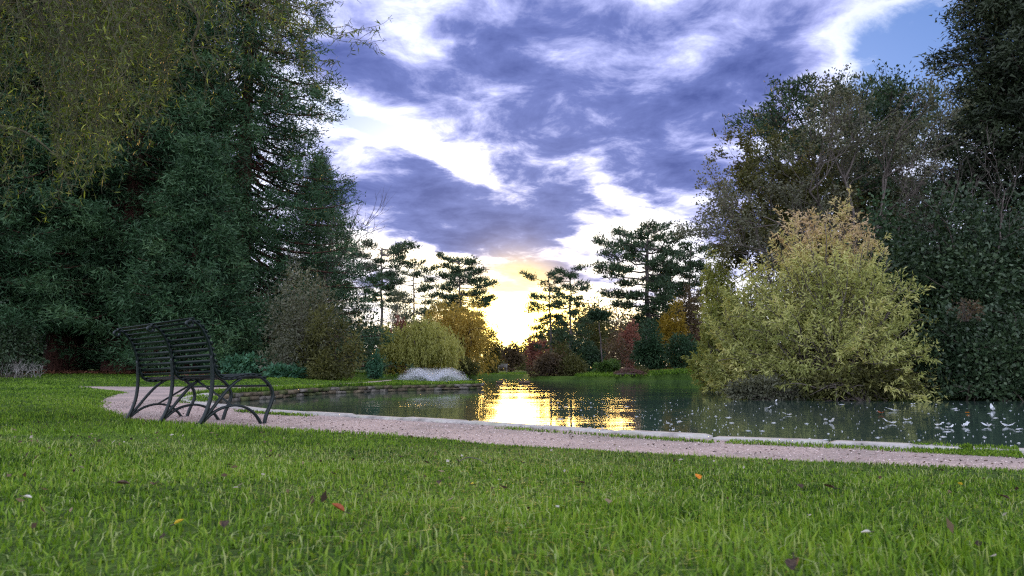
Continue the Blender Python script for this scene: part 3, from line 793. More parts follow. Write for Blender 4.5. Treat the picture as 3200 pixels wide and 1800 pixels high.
# bare tree behind the right-hand redwood
root = thing('bare_tree', 'leafless grey tree reaching out past the edge of the redwood', 'tree', gp(985, 44))
segs = []
b = gp(985, 44); top = at(1010, 830, 44)
trunk_part(root, curve_pts(b, top, (0, 0, 0), 6, .05), .2, .12, BARK, 7)
for k in range(12): grow(top - [0, 0, U(0, 2)], np.array([U(.1, 1), U(-.3, .3), U(.5, 1.1)]), U(1.5, 2.1), .06, 4, segs, .5, (2, 3), .12, .7, .1, 4)
twig_mesh('branchwork', segs, TWIG, root, 3)

# overhanging curly willow, rooted left of the view
tb = np.array([-6.1, 6.6, hz(-6.1, 6.6)])
root = thing('curly_willow', 'curly willow hanging twisted leafy twigs over the lawn', 'tree', tb)
tp = curve_pts(tb - [0, 0, .1], tb + np.array([.7, .2, 4.3]), (.25, .1, 0), 9, .05)
trunk_part(root, tp, .23, .14, BARK, 10)
segs = []
for tgt in ((-2.9, 6.4, 4.8), (-1.2, 7.2, 4.9), (-4.2, 5.4, 5.2), (-3.4, 8.4, 5.6), (-1.7, 7.6, 5.1), (-4.8, 8.0, 4.7), (-5.6, 5.0, 5.3)):
    P = curve_pts(tp[rng.integers(6, 9)], tgt, (0, 0, .35), 10, .06); segs.append((P, np.linspace(.075, .02, 10)))
    for _ in range(7):
        q = P[rng.integers(3, 10)]; grow(q, rdir(1)[0] + np.array([.2, 0, .2]), U(.5, .9), .02, 2, segs, .8, (2, 3), .05, .7, .25, 5)
seg_px = [[(60, -40), (150, 10), (250, 38), (340, 62), (420, 75)], [(-20, 390), (60, 405), (120, 440), (190, 500)], [(200, 300), (290, 240), (380, 260), (440, 300)], [(560, -30), (620, 60), (600, 150), (640, 240)]]
for s in seg_px: segs.append((spline([at(x, y, 6.8) for x, y in s], .06), None))
segs = [(P, R if R is not None else np.linspace(.017, .006, len(P))) for P, R in segs]
LP, LD, LT = [], [], []
yb1 = ([-80, 0, 150, 260, 340, 430, 520, 560, 600], [640, 620, 630, 600, 520, 440, 360, 260, 120])
yb2 = ([540, 650, 720, 770, 850, 930, 990], [300, 440, 400, 260, 190, 230, 150])
def curly(P, r, leaf_from, nleaf):
    n = len(P); ph = U(0, 6.3); fr = U(9, 15)
    Ls = np.concatenate([[0], np.cumsum(np.linalg.norm(np.diff(P, axis=0), axis=1))])
    amp = U(.018, .04)
    P = P + np.column_stack([np.sin(Ls * fr + ph), np.cos(Ls * fr * .9 + ph), .5 * np.sin(Ls * fr * 1.1)]) * amp
    segs.append((P, np.linspace(r, r * .35, n)))
    u = U(leaf_from, 1.0, nleaf)
    C = np.column_stack([np.interp(u, np.linspace(0, 1, n), P[:, i_]) for i_ in range(3)])
    dd = rdir(nleaf) * .95; dd[:, 2] -= .45
    LP.append(C); LD.append(norm(dd)); LT.append(np.clip(U(0, .45) + U(0, .5, nleaf) ** 1.5 + (rng.random(nleaf) < .06) * .5, 0, 1))
def hang(x, ye, d, nleaf):
    e = at(x, ye, d); s = at(x + U(-190, 0), U(-200, -40), d + U(-.4, .4))
    L = np.linalg.norm(e - s); n = max(8, int(L / .065))
    P = curve_pts(s, e, (U(-.1, .18), U(-.1, .1), .05), n); curly(P, .0045, max(0, 1 - U(.5, 1.2) / L), nleaf)
    for _ in range(3):
        q = P[rng.integers(n // 4, n)]; l2 = U(.15, .5); dr = norm(rdir(1)[0] + np.array([0, 0, -.35]))
        curly(curve_pts(q, q + dr * l2, (0, 0, 0), 6), .0028, .1, nleaf // 3)
cl_ = [(U(-90, 560), U(5.6, 8.6)) for _ in range(48)]
for k in range(320):
    x, d_ = cl_[k % 48]; x += rng.normal() * 26; hang(x, np.interp(x, *yb1) * (1 - U(0, 1) ** 1.5 * .95) + U(-15, 15), d_ + U(-.3, .3), 26)
for k in range(62):
    x = U(540, 980); hang(x, np.interp(x, *yb2) * (1 - U(0, 1) ** 1.3 * .95) + U(-15, 15), U(6.2, 8.2), 17)
for s in ([(760, -40), (900, 60), (1050, 110), (1130, 95), (1180, 70), (1226, 42)], [(780, -40), (930, 70), (1050, 120), (1130, 135), (1200, 128)], [(880, 20), (940, 120), (980, 190), (1045, 262)],
          [(900, 90), (950, 170), (1010, 190), (1052, 190)], [(860, 0), (960, 40), (1040, 95), (1100, 100), (1150, 80)], [(900, 60), (1000, 80), (1090, 85), (1180, 100)], [(930, 30), (1000, 10), (1050, 0)], [(880, 30), (1000, 60), (1090, 120), (1185, 112)], [(870, 130), (930, 190), (960, 240), (1000, 290)]):
    P = spline([at(x, y, 7.0 + U(-.2, .2)) for x, y in s], .03); curly(P, .005, .15, 40)
    for _ in range(3):
        q = P[rng.integers(len(P) // 4, len(P))]; curly(curve_pts(q, q + norm(rdir(1)[0] + np.array([.5, 0, -.2])) * U(.12, .3), (0, 0, 0), 10), .003, .1, 8)
LP, LD, LT = np.concatenate(LP), np.concatenate(LD), np.concatenate(LT)
n = len(LP); L = U(.035, .082, n)[:, None]; W = L * U(.12, .18, n)[:, None]
sv = norm(np.cross(LD, rdir(n))); nv = np.cross(sv, LD); cu = U(-.5, .5, n)[:, None]
a_, b_, c_ = LP + LD * L * .35 + nv * L * cu * .3, LP + LD * L * .7 + nv * L * cu * .15, LP + LD * L - nv * L * cu * .35
V = np.stack([LP, a_ + sv * W * .5, a_ - sv * W * .5, b_ + sv * W * .4, b_ - sv * W * .4, c_], 1).reshape(-1, 3)
o6 = (np.arange(n) * 6)[:, None]
Fq = np.concatenate([o6 + [0, 1, 2], o6 + [1, 3, 2], o6 + [2, 3, 4], o6 + [3, 5, 4]])
mesh('crown', V, Fq, M_CURLY, root, np.tile(LT, 4))
mesh('branchwork', *join([tube(P, R, 3 if R[0] < .01 else 6) for P, R in segs]), OLIVETWIG, root, smooth=True)

# ------------------------------------------------------------------ plants: middle distance, left of the gap
GP = 'pines behind the weeping willow'
pine('pine_tree', 'round-topped pine half hidden behind the redwood edge', 1185, 762, 1175, 82, 210, M_PINE, .55, 22, group=GP, trunk_r=.22, tip=.34, tufts=46)
pine('pine_tree', 'slender pine with tiered airy boughs in the middle of three', 1292, 808, 1175, 80, 200, M_PINE, .3, 30, group=GP, trunk_r=.16, tip=.30, tufts=30)
pine('pine_tree', 'broad pine with a dense flat top standing above the golden willow', 1432, 806, 1175, 76, 185, M_PINE, .34, 34, group=GP, trunk_r=.22, tip=.32, tufts=42, right=1.05)
bush('bare_grey_tree', 'greyish nearly leafless tree below the pines', 'tree', 1185, 1300, 860, 1172, 68, M_GREY, 2600, (.22, .07), 14, nstem=12, stem=TWIG, trunk_r=.06)
bush('red_maple', 'dark red maple glowing behind the weeping willow', 'tree', 1200, 1305, 972, 1172, 60, M_MAROON, 3500, (.22, .13), 12)
bush('dark_evergreen', 'dark evergreen bush left of the weeping willow', 'shrub', 1165, 1260, 1030, 1176, 52, M_IVY, 3500, (.2, .1), 10)
weeper('weeping_willow', 'pale yellow-green weeping willow trailing over the pond by the fountain', 1180, 1435, 985, 1178, 44, M_WWILLOW, 900, 66, (.18, .05))
bush('golden_willow', 'golden autumn willow leaning over the pond behind the weeping one', 'tree', 1310, 1545, 925, 1172, 49, M_GOLD, 12000, (.2, .06), 24, lobe=.36, droop=.7, nstem=8, stem=BARK, trunk_r=.11)
bush('dark_shrub', 'dark shrub over the water under the golden willow', 'shrub', 1420, 1500, 1110, 1181, 44.2, M_OLIVE, 2500, (.15, .06), 8)
bush('green_tree', 'dark olive tree edging the distant lawn', 'tree', 1500, 1570, 1015, 1168, 58, M_OLIVE, 3500, (.2, .09), 10)
for x0, x1, yt, d, mt, nm, lb in (
    (1555, 1640, 1080, 84, M_BROWN, 'far_shrub', 'pale mauve-brown shrub at the end of the distant lawn'),
    (1590, 1690, 1052, 105, M_OLIVE, 'far_tree', 'small far tree right under the sunset glow'),
    (1520, 1600, 1068, 108, M_BROWN, 'far_tree', 'small brown far tree left of the sunset glow'),
    (1640, 1720, 1040, 92, M_MAROON, 'red_tree', 'far maroon tree beneath the twin pines'),
    (1680, 1770, 1060, 76, M_MAROON, 'red_shrub', 'reddish shrub between the twin pine trunks')):
    bush(nm, lb, 'tree', x0, x1, yt, 1172, d, mt, 2200, (.3, .15), 10)
for x0, x1, yt, d, mt, nm, lb in (
    (1725, 1830, 940, 88, M_OLIVE, 'far_tree', 'olive tree closing the gap behind the twin pine trunks'),
    (1790, 1920, 905, 90, M_DARKCON, 'far_tree', 'dark green tree behind the sparse backlit tree'),
    (1880, 2010, 945, 86, M_BROWN, 'far_tree', 'russet brown tree behind the reddish cherry'),
    (1990, 2130, 950, 92, M_OLIVE, 'far_tree', 'olive tree behind the trunk of the big dark pine'),
    (2100, 2260, 960, 84, M_DARKCON, 'far_tree', 'dark tree behind the copper-brown tree'),
    (2220, 2420, 900, 60, M_DARKCON, 'far_tree', 'dark tree closing the gap behind the lime-green willow'),
    (1130, 1260, 985, 86, M_DARKCON, 'far_tree', 'dark tree behind the round-topped pine trunk'),
    (1240, 1380, 960, 92, M_OLIVE, 'far_tree', 'olive tree behind the slender pine trunk'),
    (1380, 1520, 1000, 88, M_DARKCON, 'far_tree', 'dark tree behind the golden willow')):
    bush(nm, lb, 'tree', x0 - 15, x1 + 15, yt, 1172, d, mt, 3000, (.34, .18), 14, sub=-.2)
# far bench on the distant lawn
b = gp(1571, 62); fb_ = thing('park_bench', 'small pale bench on the distant sunlit lawn', 'bench', b)
FBM = rocky('far_bench_wood', (.16, .155, .15), (.28, .27, .25), 5)
for k in range(3): mesh('slat', *boxv(b + np.array([0, -.12 + .12 * k, .42]), (.42, 0, 0), (0, .05, 0), (0, 0, .015)), FBM, fb_)
for k in range(2): mesh('slat', *boxv(b + np.array([0, .2, .58 + .14 * k]), (.42, 0, 0), (0, .015, 0), (0, 0, .05)), FBM, fb_)
for sx in (-.34, .34):
    mesh('leg', *boxv(b + np.array([sx, -.12, .2]), (.025, 0, 0), (0, .025, 0), (0, 0, .22)), FBM, fb_)
    mesh('leg', *boxv(b + np.array([sx, .2, .37]), (.025, 0, 0), (0, .02, 0), (0, 0, .39)), FBM, fb_)

# ------------------------------------------------------------------ plants: middle distance, right of the gap
pine('pine_tree', 'slim pine leaning over the sunset, shorter of the twin pines', 1722, 842, 1172, 62, 175, M_PINE, .25, 25, lean=-.02, trunk_r=.13, tip=.25, tufts=22, group='twin pines on the island', left=1.1, right=.7, droop=.35)
pine('pine_tree', 'slim straight pine with a pale lower trunk, taller of the twin pines', 1787, 834, 1172, 60, 150, M_PINE, .3, 27, trunk_r=.14, tip=.25, tufts=23, group='twin pines on the island', droop=.25)
pine('pine_tree', 'big dark spreading pine above the dark green yews', 2035, 708, 1170, 64, 290, M_PINE, .28, 38, trunk_r=.3, tip=.33, tufts=52, left=1.1, right=.95)
pine('pine_tree', 'blue-green pine with a pale trunk behind the lime willow', 2168, 765, 1170, 66, 210, M_PINE, .5, 22, trunk_r=.17, tip=.33, tufts=36)
for args in (
    ('brown_thicket', 'brown twiggy thicket at the left tip of the island', 'shrub', 1618, 1760, 1092, 1186, 43.6, M_BROWN, 5500, (.15, .07), 12, .34, .85, TWIGDARK, None, 5, -.28, True, .15, .1, WATER),
    ('olive_thicket', 'grey-olive thicket at the water edge below the twin pines', 'shrub', 1690, 1850, 1078, 1186, 44.5, M_OLIVE, 6500, (.15, .07), 14, .34, .85, TWIGDARK, None, 5, -.28, True, .15, .1, WATER),
    ('dark_thicket', 'dark evergreen thicket right of the twin pine trunks', 'shrub', 1765, 1890, 1050, 1182, 47, M_DARKCON, 5500, (.16, .07), 12),
    ('yellow_green_bush', 'rounded bright green bush on the island shore', 'shrub', 1855, 1945, 1108, 1168, 43, M_GREEN, 3000, (.14, .06), 10),
    ('dark_yew', 'dense dark blue-green yew on the island', 'shrub', 1965, 2100, 1000, 1168, 48, M_RED, 7000, (.2, .07), 12),
    ('drooping_cypress', 'drooping dark green cypress beside the dark yew', 'shrub', 2080, 2200, 1010, 1168, 47, M_RED, 7000, (.2, .06), 12),
    ('cherry_tree', 'reddish cherry tree behind the dark yew', 'tree', 1925, 2010, 985, 1165, 56, M_MAROON, 2800, (.2, .09), 10),
    ('backlit_tree', 'sparse leafy tree lit from behind by the sunset', 'tree', 1790, 1930, 945, 1165, 74, M_OLIVE, 4200, (.26, .12), 14),
    ('brown_coppice', 'thin brown coppice behind the green bush', 'shrub', 1850, 1990, 1030, 1165, 52, M_BROWN, 2600, (.16, .06), 12),
    ('amber_tree', 'amber autumn tree under the big dark pine', 'tree', 2050, 2160, 935, 1160, 58, M_AMBER, 3500, (.22, .1), 12),
    ('copper_tree', 'copper-brown tree between the two right-hand pines', 'tree', 2105, 2200, 855, 1160, 60, M_BROWN, 3500, (.24, .1), 12),
    ('orange_tree', 'small orange-leaved tree glowing by the pale pine trunk', 'tree', 2140, 2215, 985, 1160, 62, M_MAROON, 1800, (.22, .1), 8),
    ('far_oak', 'green oak filling the gap behind the big dark pine', 'tree', 1950, 2140, 930, 1165, 80, M_DARKCON, 3500, (.3, .14), 14),
    ('bank_shrub', 'low grey-green shrub trailing along the island bank', 'shrub', 1950, 2040, 1145, 1175, 42.5, M_OLIVE, 1500, (.12, .05), 8)):
    bush(*args)
# slender birch on the island
b = gp(1884, 45); root = thing('birch_sapling', 'slender pale-stemmed sapling with a dark tuft of crown on the island', 'tree', b)
tp = curve_pts(b, at(1872, 1000, 45), (0, 0, 0), 7, .03); trunk_part(root, tp, .045, .025, PINEBARK, 6, 1.2)
P, dd, k, C = lobes(at(1872, 985, 45), (.75, .75, .6), 8, 1500); V, Q = leaf_quads(P, dd + rdir(len(P)), .16, .07); mesh('crown', V, Q, M_DARKCON, root, tints(P, k, 8))
# brush pile and log on the island shore
b = np.array([(1965 - 1600) / F * 41.6, 41.6, hz(6.5, 41.6)])
root = thing('brush_pile', 'reddish brown pile of cut brush at the island shore', 'brush pile', b)
segs = []
for k in range(260):
    p0 = b + np.array([U(-.85, .85), U(-.4, .4), 0]); hmax = .42 * (1 - (abs(p0[0] - b[0]) / .95) ** 2)
    p0[2] += U(0, 1) * max(.05, hmax); dv = norm(np.array([U(-1, 1), U(-.5, .5), U(-.15, .3)])) * U(.2, .5)
    segs.append((np.array([p0 - dv / 2, p0 + rng.normal(size=3) * .03, p0 + dv / 2]), np.array([.012, .012, .006])))
twig_mesh('stick', segs, rocky('brush_twig', (.07, .035, .03), (.18, .1, .08), 8), root, 4)
b2 = b + np.array([-.3, -.5, .05]); lg = thing('log', 'short dark log lying before the brush pile', 'log', b2)
V, Q = tube(curve_pts(b2 + [-.55, 0, .0], b2 + [.55, .1, .02], (0, 0, .02), 7, .012), [.07, .08, .085, .08, .08, .075, .06], 8); mesh('bark', V, Q, BARK, lg, smooth=True)

# ------------------------------------------------------------------ plants: right bank
wand_shrub('willow_shrub', 'large pale green willow shrub with pinkish top leaning over the pond', 2270, 2930, 715, 1242, 16.6, M_SHRUBW, 150, 330, (.115, .03), low=.14, zb=WATER)
wand_shrub('willow_shrub', 'shorter pale willow shrub filling in on the pond side of the large one', 2200, 2500, 900, 1236, 18.2, M_SHRUBW, 70, 260, (.115, .03), low=.14, zb=WATER, tip_tint=False)
wand_shrub('willow_shrub', 'yellow-lime willow growing at the waterside tip of the right bank', 2175, 2345, 930, 1205, 23, M_LIME, 80, 260, (.13, .036), tip_tint=False, low=.14, zb=WATER)
bush('lime_willow', 'tall sparse lime-green willow in front of the blue-green pine', 'tree', 2170, 2320, 745, 1190, 30, M_LIME, 7500, (.16, .05), 26, lobe=.3, droop=.6, nstem=8)
bush('bank_bramble', 'tangled grey-green bramble over the waterline beneath the willow shrub', 'shrub', 2265, 2560, 1178, 1250, 15.7, M_GREY, 8000, (.085, .038), 24, depth=.35, nstem=26, stem=TWIG, zbase=WATER)
bush('bank_bramble', 'dark bramble overhanging the water right of the willow shrub', 'shrub', 2480, 2900, 1110, 1254, 15.3, M_OLIVE, 8500, (.085, .042), 26, depth=.3, nstem=34, stem=TWIG, zbase=WATER)
bush('ivy_thicket', 'high dark ivy-covered thicket rising from the right bank', 'shrub', 2720, 3420, 540, 1252, 17.2, M_IVY, 42000, (.10, .075), 60, lobe=.26, zbase=WATER, nstem=14, depth=.6, shell=.25)
bush('ivy_thicket', 'low dark ivy trailing into the water along the right bank', 'shrub', 2830, 3420, 900, 1258, 15.4, M_IVY, 21000, (.085, .065), 40, lobe=.26, zbase=WATER, nstem=10, depth=.35, shell=.25)
bush('holm_oak', 'dark evergreen oak filling in behind the bare tree', 'tree', 2300, 2990, 400, 1190, 31, M_GREY2, 22000, (.20, .09), 40, lobe=.2, nstem=10, shell=.3, trunk_r=.14)
bush('hazel_shrub', 'dark olive shrub between the willow shrub and the bare tree', 'shrub', 2640, 2960, 620, 1235, 19, M_DARKCON, 9000, (.13, .08), 22, lobe=.32, nstem=10)
bush('red_spray', 'small reddish brown leafy spray caught in the ivy', 'plant', 2950, 3090, 915, 1000, 14.9, M_BROWN, 110, (.07, .028), 7, depth=.3, nstem=6, zbase=at(3020, 1000, 14.9)[2], floor=False)
conifer('yew_tree', 'tall near-black yew towering at the right end of the ivy', gp(3270, 21.5), 14.5, 3.9, M_YEW, BARK, nb=300, ncl=15, nsp=42, sp=(.18, .06), trunk=.35, h0=.05, power=.42, droop=.0, puff=.8)
pine('pine_tree', 'large pine with upturned needle tufts behind the bare twiggy tree', 2680, 330, 1180, 33, 700, M_PINE, .36, 40, trunk_r=.26, tip=.26, tufts=84, ntri=12)
# bare twiggy tree in front of it
def bare(name, label, px, d, tops, mat, depth=5, r=.12, L=2.2, leafmat=None, nleaf=0, leaf=(.1, .05), spread=.55, tops_y=1230, seeds=1):
    b = gp(px, d); root = thing(name, label, 'tree', b)
    segs, tips = [], []
    for (tx, ty, r_) in tops:
        e = at(tx, ty, d + U(-.8, .8))
        P = curve_pts(b - [0, 0, .1], e, (0, 0, .1 * (e[2] - b[2])), 9, .06); segs.append((P, np.linspace(r_, r_ * .45, 9)))
        for q, fr in ((P[5], .8), (P[6], .9), (P[7], .9), (P[8], 1), (P[8], 1)):
            dr = norm(e - b) * .7 + rdir(1)[0] * .6
            for _ in range(seeds): grow(q, dr + rdir(1)[0] * .3, L * fr, r_ * .42, depth - 1, segs, spread, (2, 4), .12, .7, .12, 4, tips)
    twig_mesh('trunk', segs, mat, root, 3)
    if leafmat and tips:
        TP = np.array([t_[0] for t_ in tips]); TD = np.array([t_[1] for t_ in tips])
        k = rng.integers(0, len(TP), nleaf)
        P = TP[k] - TD[k] * U(0, .35, nleaf)[:, None] + rng.normal(size=(nleaf, 3)) * .06
        V, Q = leaf_quads(P, TD[k] + rdir(nleaf) * .9, U(.7, 1.3, nleaf) * leaf[0], U(.7, 1.3, nleaf) * leaf[1], .2)
        mesh('crown', V, Q, leafmat, root, U(0, 1, nleaf))
    return root
bare('bare_tree', 'grey twiggy leafless tree arching over the willow shrub', 2720, 22, ((2440, 700, .07), (2530, 600, .08), (2640, 560, .09), (2760, 560, .08), (2860, 620, .07), (2400, 790, .06)), TWIG, 5, L=1.25, leafmat=M_GREY, nleaf=15000, leaf=(.10, .05))
bare('ash_tree', 'thin leafy ash crown rising highest above the bare tree', 2690, 27, ((2590, 470, .08), (2680, 430, .09), (2800, 450, .08), (2480, 540, .07)), TWIGDARK, 5, L=1.2, leafmat=M_DARKCON, nleaf=9000, leaf=(.15, .06))
bare('hawthorn_tree', 'olive-leaved twiggy hawthorn leaning left towards the lime willow', 2480, 25, ((2360, 760, .06), (2410, 680, .06), (2350, 860, .05), (2480, 720, .06), (2450, 620, .06)), TWIG, 5, L=1.15, leafmat=M_OLIVE, nleaf=20000, leaf=(.13, .06))
bare('dead_branches', 'pale bare branches sticking out of the dark ivy', 3080, 17, ((3020, 640, .03), (3140, 600, .03), (2960, 700, .025)), TWIG, 4, L=.8)
# far wood closing the view behind everything
PP, KK = [], []
for k in range(120):
    a = math.radians(U(-52, 52)); d = U(125, 170)
    px = 1600 + math.tan(a) * F
    hh = U(6.5, 10) if not (1480 < px < 1700) else U(1.5, 2.6)
    if px < 1200 or px > 2150: hh *= 1.2
    c = np.array([math.sin(a) * d, math.cos(a) * d, hh * .5]); m_ = 150
    dd = rdir(m_); PP.append(c + dd * np.array([3.6, 3, hh * .55]) * (U(.4, 1, m_) ** .4)[:, None] * U(.85, 1.1, m_)[:, None]); KK.append(np.full(m_, U(0, .6)))
PP = np.concatenate(PP); KK = np.concatenate(KK); PP[:, 2] = np.maximum(PP[:, 2], .1)
V, Q = leaf_quads(PP, rdir(len(PP)), U(.7, 1.4, len(PP)), U(.5, .9, len(PP)))
tag(mesh('far_wood', V, Q, M_OLIVE, None, np.clip(KK + U(0, .4, len(KK)), 0, 1)), 'distant wood closing the park behind the trees', 'wood', kind='stuff')

# ------------------------------------------------------------------ grass
M_GRASS = foliage('grass_blade', [(.028, .066, .010), (.092, .19, .016), (.165, .295, .026), (.23, .36, .046), (.34, .41, .16)], .42, .6, .2, (1.1, 1.1, .5))
KZ = np.array([.10, .0])
def blades(X, Y, L, W, lean=.85, zoff=0.0):
    n = len(X); Z = height(X, Y) + zoff
    a = U(0, 2 * math.pi, n); h = np.column_stack([np.cos(a), np.sin(a), np.zeros(n)])
    f = a + U(-1.3, 1.3, n) + math.pi / 2; sv = np.column_stack([np.cos(f), np.sin(f), np.zeros(n)])
    P = np.column_stack([X, Y, Z - .01]); L = L[:, None]; W = W[:, None]; k = (np.abs(rng.normal(size=n)) * lean)[:, None].clip(0, 1.3)
    up = np.array([0, 0, 1.0])
    m_ = P + (up * (1 - .12 * k) + h * .32 * k) * L * .55
    t_ = P + (up * (1 - .42 * k) + h * .95 * k) * L
    V = np.stack([P - sv * W * .4, P + sv * W * .4, m_ + sv * W * .5, m_ - sv * W * .5, t_], 1).reshape(-1, 3)
    o5 = (np.arange(n) * 5)[:, None]
    Fc = np.concatenate([o5 + [0, 1, 2], o5 + [0, 2, 3], o5 + [3, 2, 4]])
    tn = np.clip(.30 + .16 * wav(X, Y, 1.1, 3) + .15 * wav(X, Y, 5.0, 1) + .09 * wav(X, Y, 13.0, 2) + rng.normal(size=n) * .23 + (rng.random(n) < .04) * .4, 0, 1)
    return V, Fc, np.tile(tn, 3)
def scatter(d0, d1, dens, x_lo=-.80, x_hi=.80):
    A = (x_hi - x_lo) * (d1 * d1 - d0 * d0) / 2
    n = int(A * dens); d = np.sqrt(U(d0 * d0, d1 * d1, n)); s = U(x_lo, x_hi, n)
    X, Y = s * d, d
    ok = (sdist(X, Y, PATH) > rng.normal(size=n) * .05 - .055 - .05 * wav(X, Y, 7.0, 2) * np.minimum(1, Y / 4)) & (sdist(X, Y, POND) > .3)
    return X[ok], Y[ok]
grass = []
for d0, d1, dens, l0, l1, w, xl, xh in ((.85, 1.9, 13500, .014, .046, .0042, -.85, .85), (1.9, 3.1, 9000, .013, .039, .005, -.8, .8), (3.1, 5.2, 4500, .012, .036, .006, -.78, .78),
                              (5.2, 9, 2000, .025, .06, .007, -.78, -.15), (9, 16, 700, .025, .055, .012, -.8, -.2), (16, 34, 230, .03, .06, .024, -.8, .0), (44, 70, 40, .04, .08, .05, -.08, .02)):
    X, Y = scatter(d0, d1, dens, xl, xh); n = len(X)
    pa = .8 + .35 * smooth(.5 + .8 * wav(X, Y, 2.1, 5))
    grass.append(blades(X, Y, U(l0, l1, n) * pa, U(.6, 1.2, n) * w))
# grassy verge between path and kerb on the right, tufts at the pond corner, fringe over the wall
def strip(px0, px1, n, w0, w1, l0, l1, w):
    u = U(0, 1, n); s_ = resample([gnd(x, np.interp(x, [800, 870, 1200, 1600, 1900, 2300, 2700, 3200], [1279, 1287, 1308, 1330, 1351, 1375, 1393, 1417])) for x in np.linspace(px0, px1, 30)], .1)
    i_ = (u * (len(s_) - 2)).astype(int); d = s_[i_ + 1] - s_[i_]; d = d / np.hypot(*d.T)[:, None]
    nr = np.column_stack([-d[:, 1], d[:, 0]]); tst = s_[i_] + nr * .2; nr *= np.where(inside(tst[:, 0], tst[:, 1], POND), -1, 1)[:, None]
    p = s_[i_] + d * U(0, .1, n)[:, None] + nr * U(w0, w1, n)[:, None]
    pat = wav(p[:, 0], p[:, 1], 5, 2) + U(-.5, .9, n) > 0
    p = p[pat]; n = len(p)
    return blades(p[:, 0], p[:, 1], U(l0, l1, n), U(.6, 1.2, n) * w, zoff=.03)
grass.append(strip(2300, 3250, 7000, .13, .34, .008, .026, .006))
grass.append(strip(2850, 3250, 3500, -.01, .28, .01, .03, .006))
grass.append(strip(1650, 2350, 1500, .25, .40, .012, .03, .006))
grass.append(strip(820, 1080, 1500, .25, .42, .015, .04, .008))
wp = resample(WALL, .05); n = 9000; i_ = rng.integers(0, len(wp), n)
p = wp[i_] + rng.normal(size=(n, 2)) * .03; cen_ = np.array([-6., 24.])
dv = norm(np.column_stack([np.gradient(wp[:, 1]), -np.gradient(wp[:, 0])]))[i_]
dv *= np.where(inside((p + dv * .3)[:, 0], (p + dv * .3)[:, 1], POND), -1, 1)[:, None]
p = p + dv * np.abs(U(.0, .5, n))[:, None]
grass.append(blades(p[:, 0], p[:, 1], U(.04, .12, n), U(.6, 1.2, n) * .016, lean=.9, zoff=.0))
cp = np.array([gnd(x, y) for x, y in zip(U(560, 680, 2500), U(1219, 1262, 2500))])
ok = wav(cp[:, 0], cp[:, 1], 1.8, 4) > .15; cp = cp[ok]
grass.append(blades(cp[:, 0], cp[:, 1], U(.015, .04, len(cp)), U(.6, 1.2, len(cp)) * .012, zoff=.022))
# island bank grass
X, Y = U(3.6, 12, 9000), U(40.6, 44.5, 9000); ok = sdist(X, Y, POND) > .02; X, Y = X[ok], Y[ok]
grass.append(blades(X, Y, U(.08, .22, len(X)), U(.6, 1.2, len(X)) * .03, lean=.8))
X, Y = U(-9, -1.6, 5000), U(40.5, 46, 5000); ok = sdist(X, Y, POND) > .02; X, Y = X[ok], Y[ok]
grass.append(blades(X, Y, U(.06, .16, len(X)), U(.6, 1.2, len(X)) * .03, lean=.8))
# dry thatch lying between the blades
X, Y = scatter(.9, 4.2, 700); n = len(X); th_ = blades(X, Y, U(.02, .06, n), U(.6, 1.2, n) * .003, lean=2.2)
grass.append((th_[0], th_[1], np.full(len(th_[2]), 1.0)))
V, Fc = join([(g[0], g[1]) for g in grass])
tag(mesh('grass', V, Fc, M_GRASS, None, np.concatenate([g[2] for g in grass])), 'short green grass covering the lawn beside the path', 'grass', kind='stuff')

# ------------------------------------------------------------------ gravel grains and dark litter on the path
def on_path(n, d1, d0=3.2):
    d = np.sqrt(U(d0 * d0, d1 * d1, n)); X = U(-.8, .75, n) * d
    s_ = sdist(X, d, PATH); ok = s_ < -.02
    return X[ok], d[ok], -s_[ok]
X, Y, E = on_path(42000, 10); n = len(X); r = U(.002, .0055, n)[:, None] * (1 + .02 * Y[:, None])
octa = np.array([[1, 0, 0], [0, 1, 0], [-1, 0, 0], [0, -1, 0], [0, 0, .8], [0, 0, -.8]])
V = np.column_stack([X, Y, np.full(n, .008)])[:, None] + octa[None] * r[:, None] * U(.6, 1.4, (n, 6, 1))
of = np.array([[0, 1, 4], [1, 2, 4], [2, 3, 4], [3, 0, 4]])
Fc = (np.arange(n) * 6)[:, None, None] + of[None]
M_GRAIN = foliage('gravel_grain', [(.16, .10, .09), (.40, .28, .25), (.58, .45, .41), (.68, .58, .54)], 0, .9, .15)
tag(mesh('gravel', V.reshape(-1, 3), Fc.reshape(-1, 3), M_GRAIN, None, np.repeat(U(0, 1, n), 4)), 'loose pink gravel grains on the path', 'gravel', kind='stuff')
X, Y, E = on_path(10500, 11); ok = rng.random(len(X)) < .4 + .6 * (wav(X, Y, 1.6, 3) > 0) ; X, Y = X[ok], Y[ok]; n = len(X)
P = np.column_stack([X, Y, U(.009, .014, n)]); dd = rdir(n); dd[:, 2] = U(-.02, .3, n)
V, Q = leaf_quads(P, dd, U(.008, .03, n), U(.004, .011, n)); V[:, 2] = np.maximum(V[:, 2], .0085)
M_LITTER = foliage('leaf_litter', [(.02, .014, .01), (.06, .042, .03), (.11, .08, .05)], .1, .8)
tag(mesh('leaf_litter', V, Q, M_LITTER, None, U(0, 1, n)), 'dark scraps of leaves and twigs strewn over the gravel', 'litter', kind='stuff')
X, Y = scatter(1.1, 7, 14); n = len(X); dd = rdir(n); dd[:, 2] = np.abs(dd[:, 2]) * .5
V, Q = leaf_quads(np.column_stack([X, Y, height(X, Y) + U(.012, .035, n)]), dd, U(.01, .03, n), U(.006, .016, n))
tag(mesh('lawn_litter', V, Q, foliage('lawn_litter', [(.03, .02, .014), (.09, .06, .035), (.22, .17, .10), (.42, .40, .36)], .15, .8), None, U(0, 1, n) ** 1.6), 'scraps of dead leaf caught in the lawn', 'litter', kind='stuff')
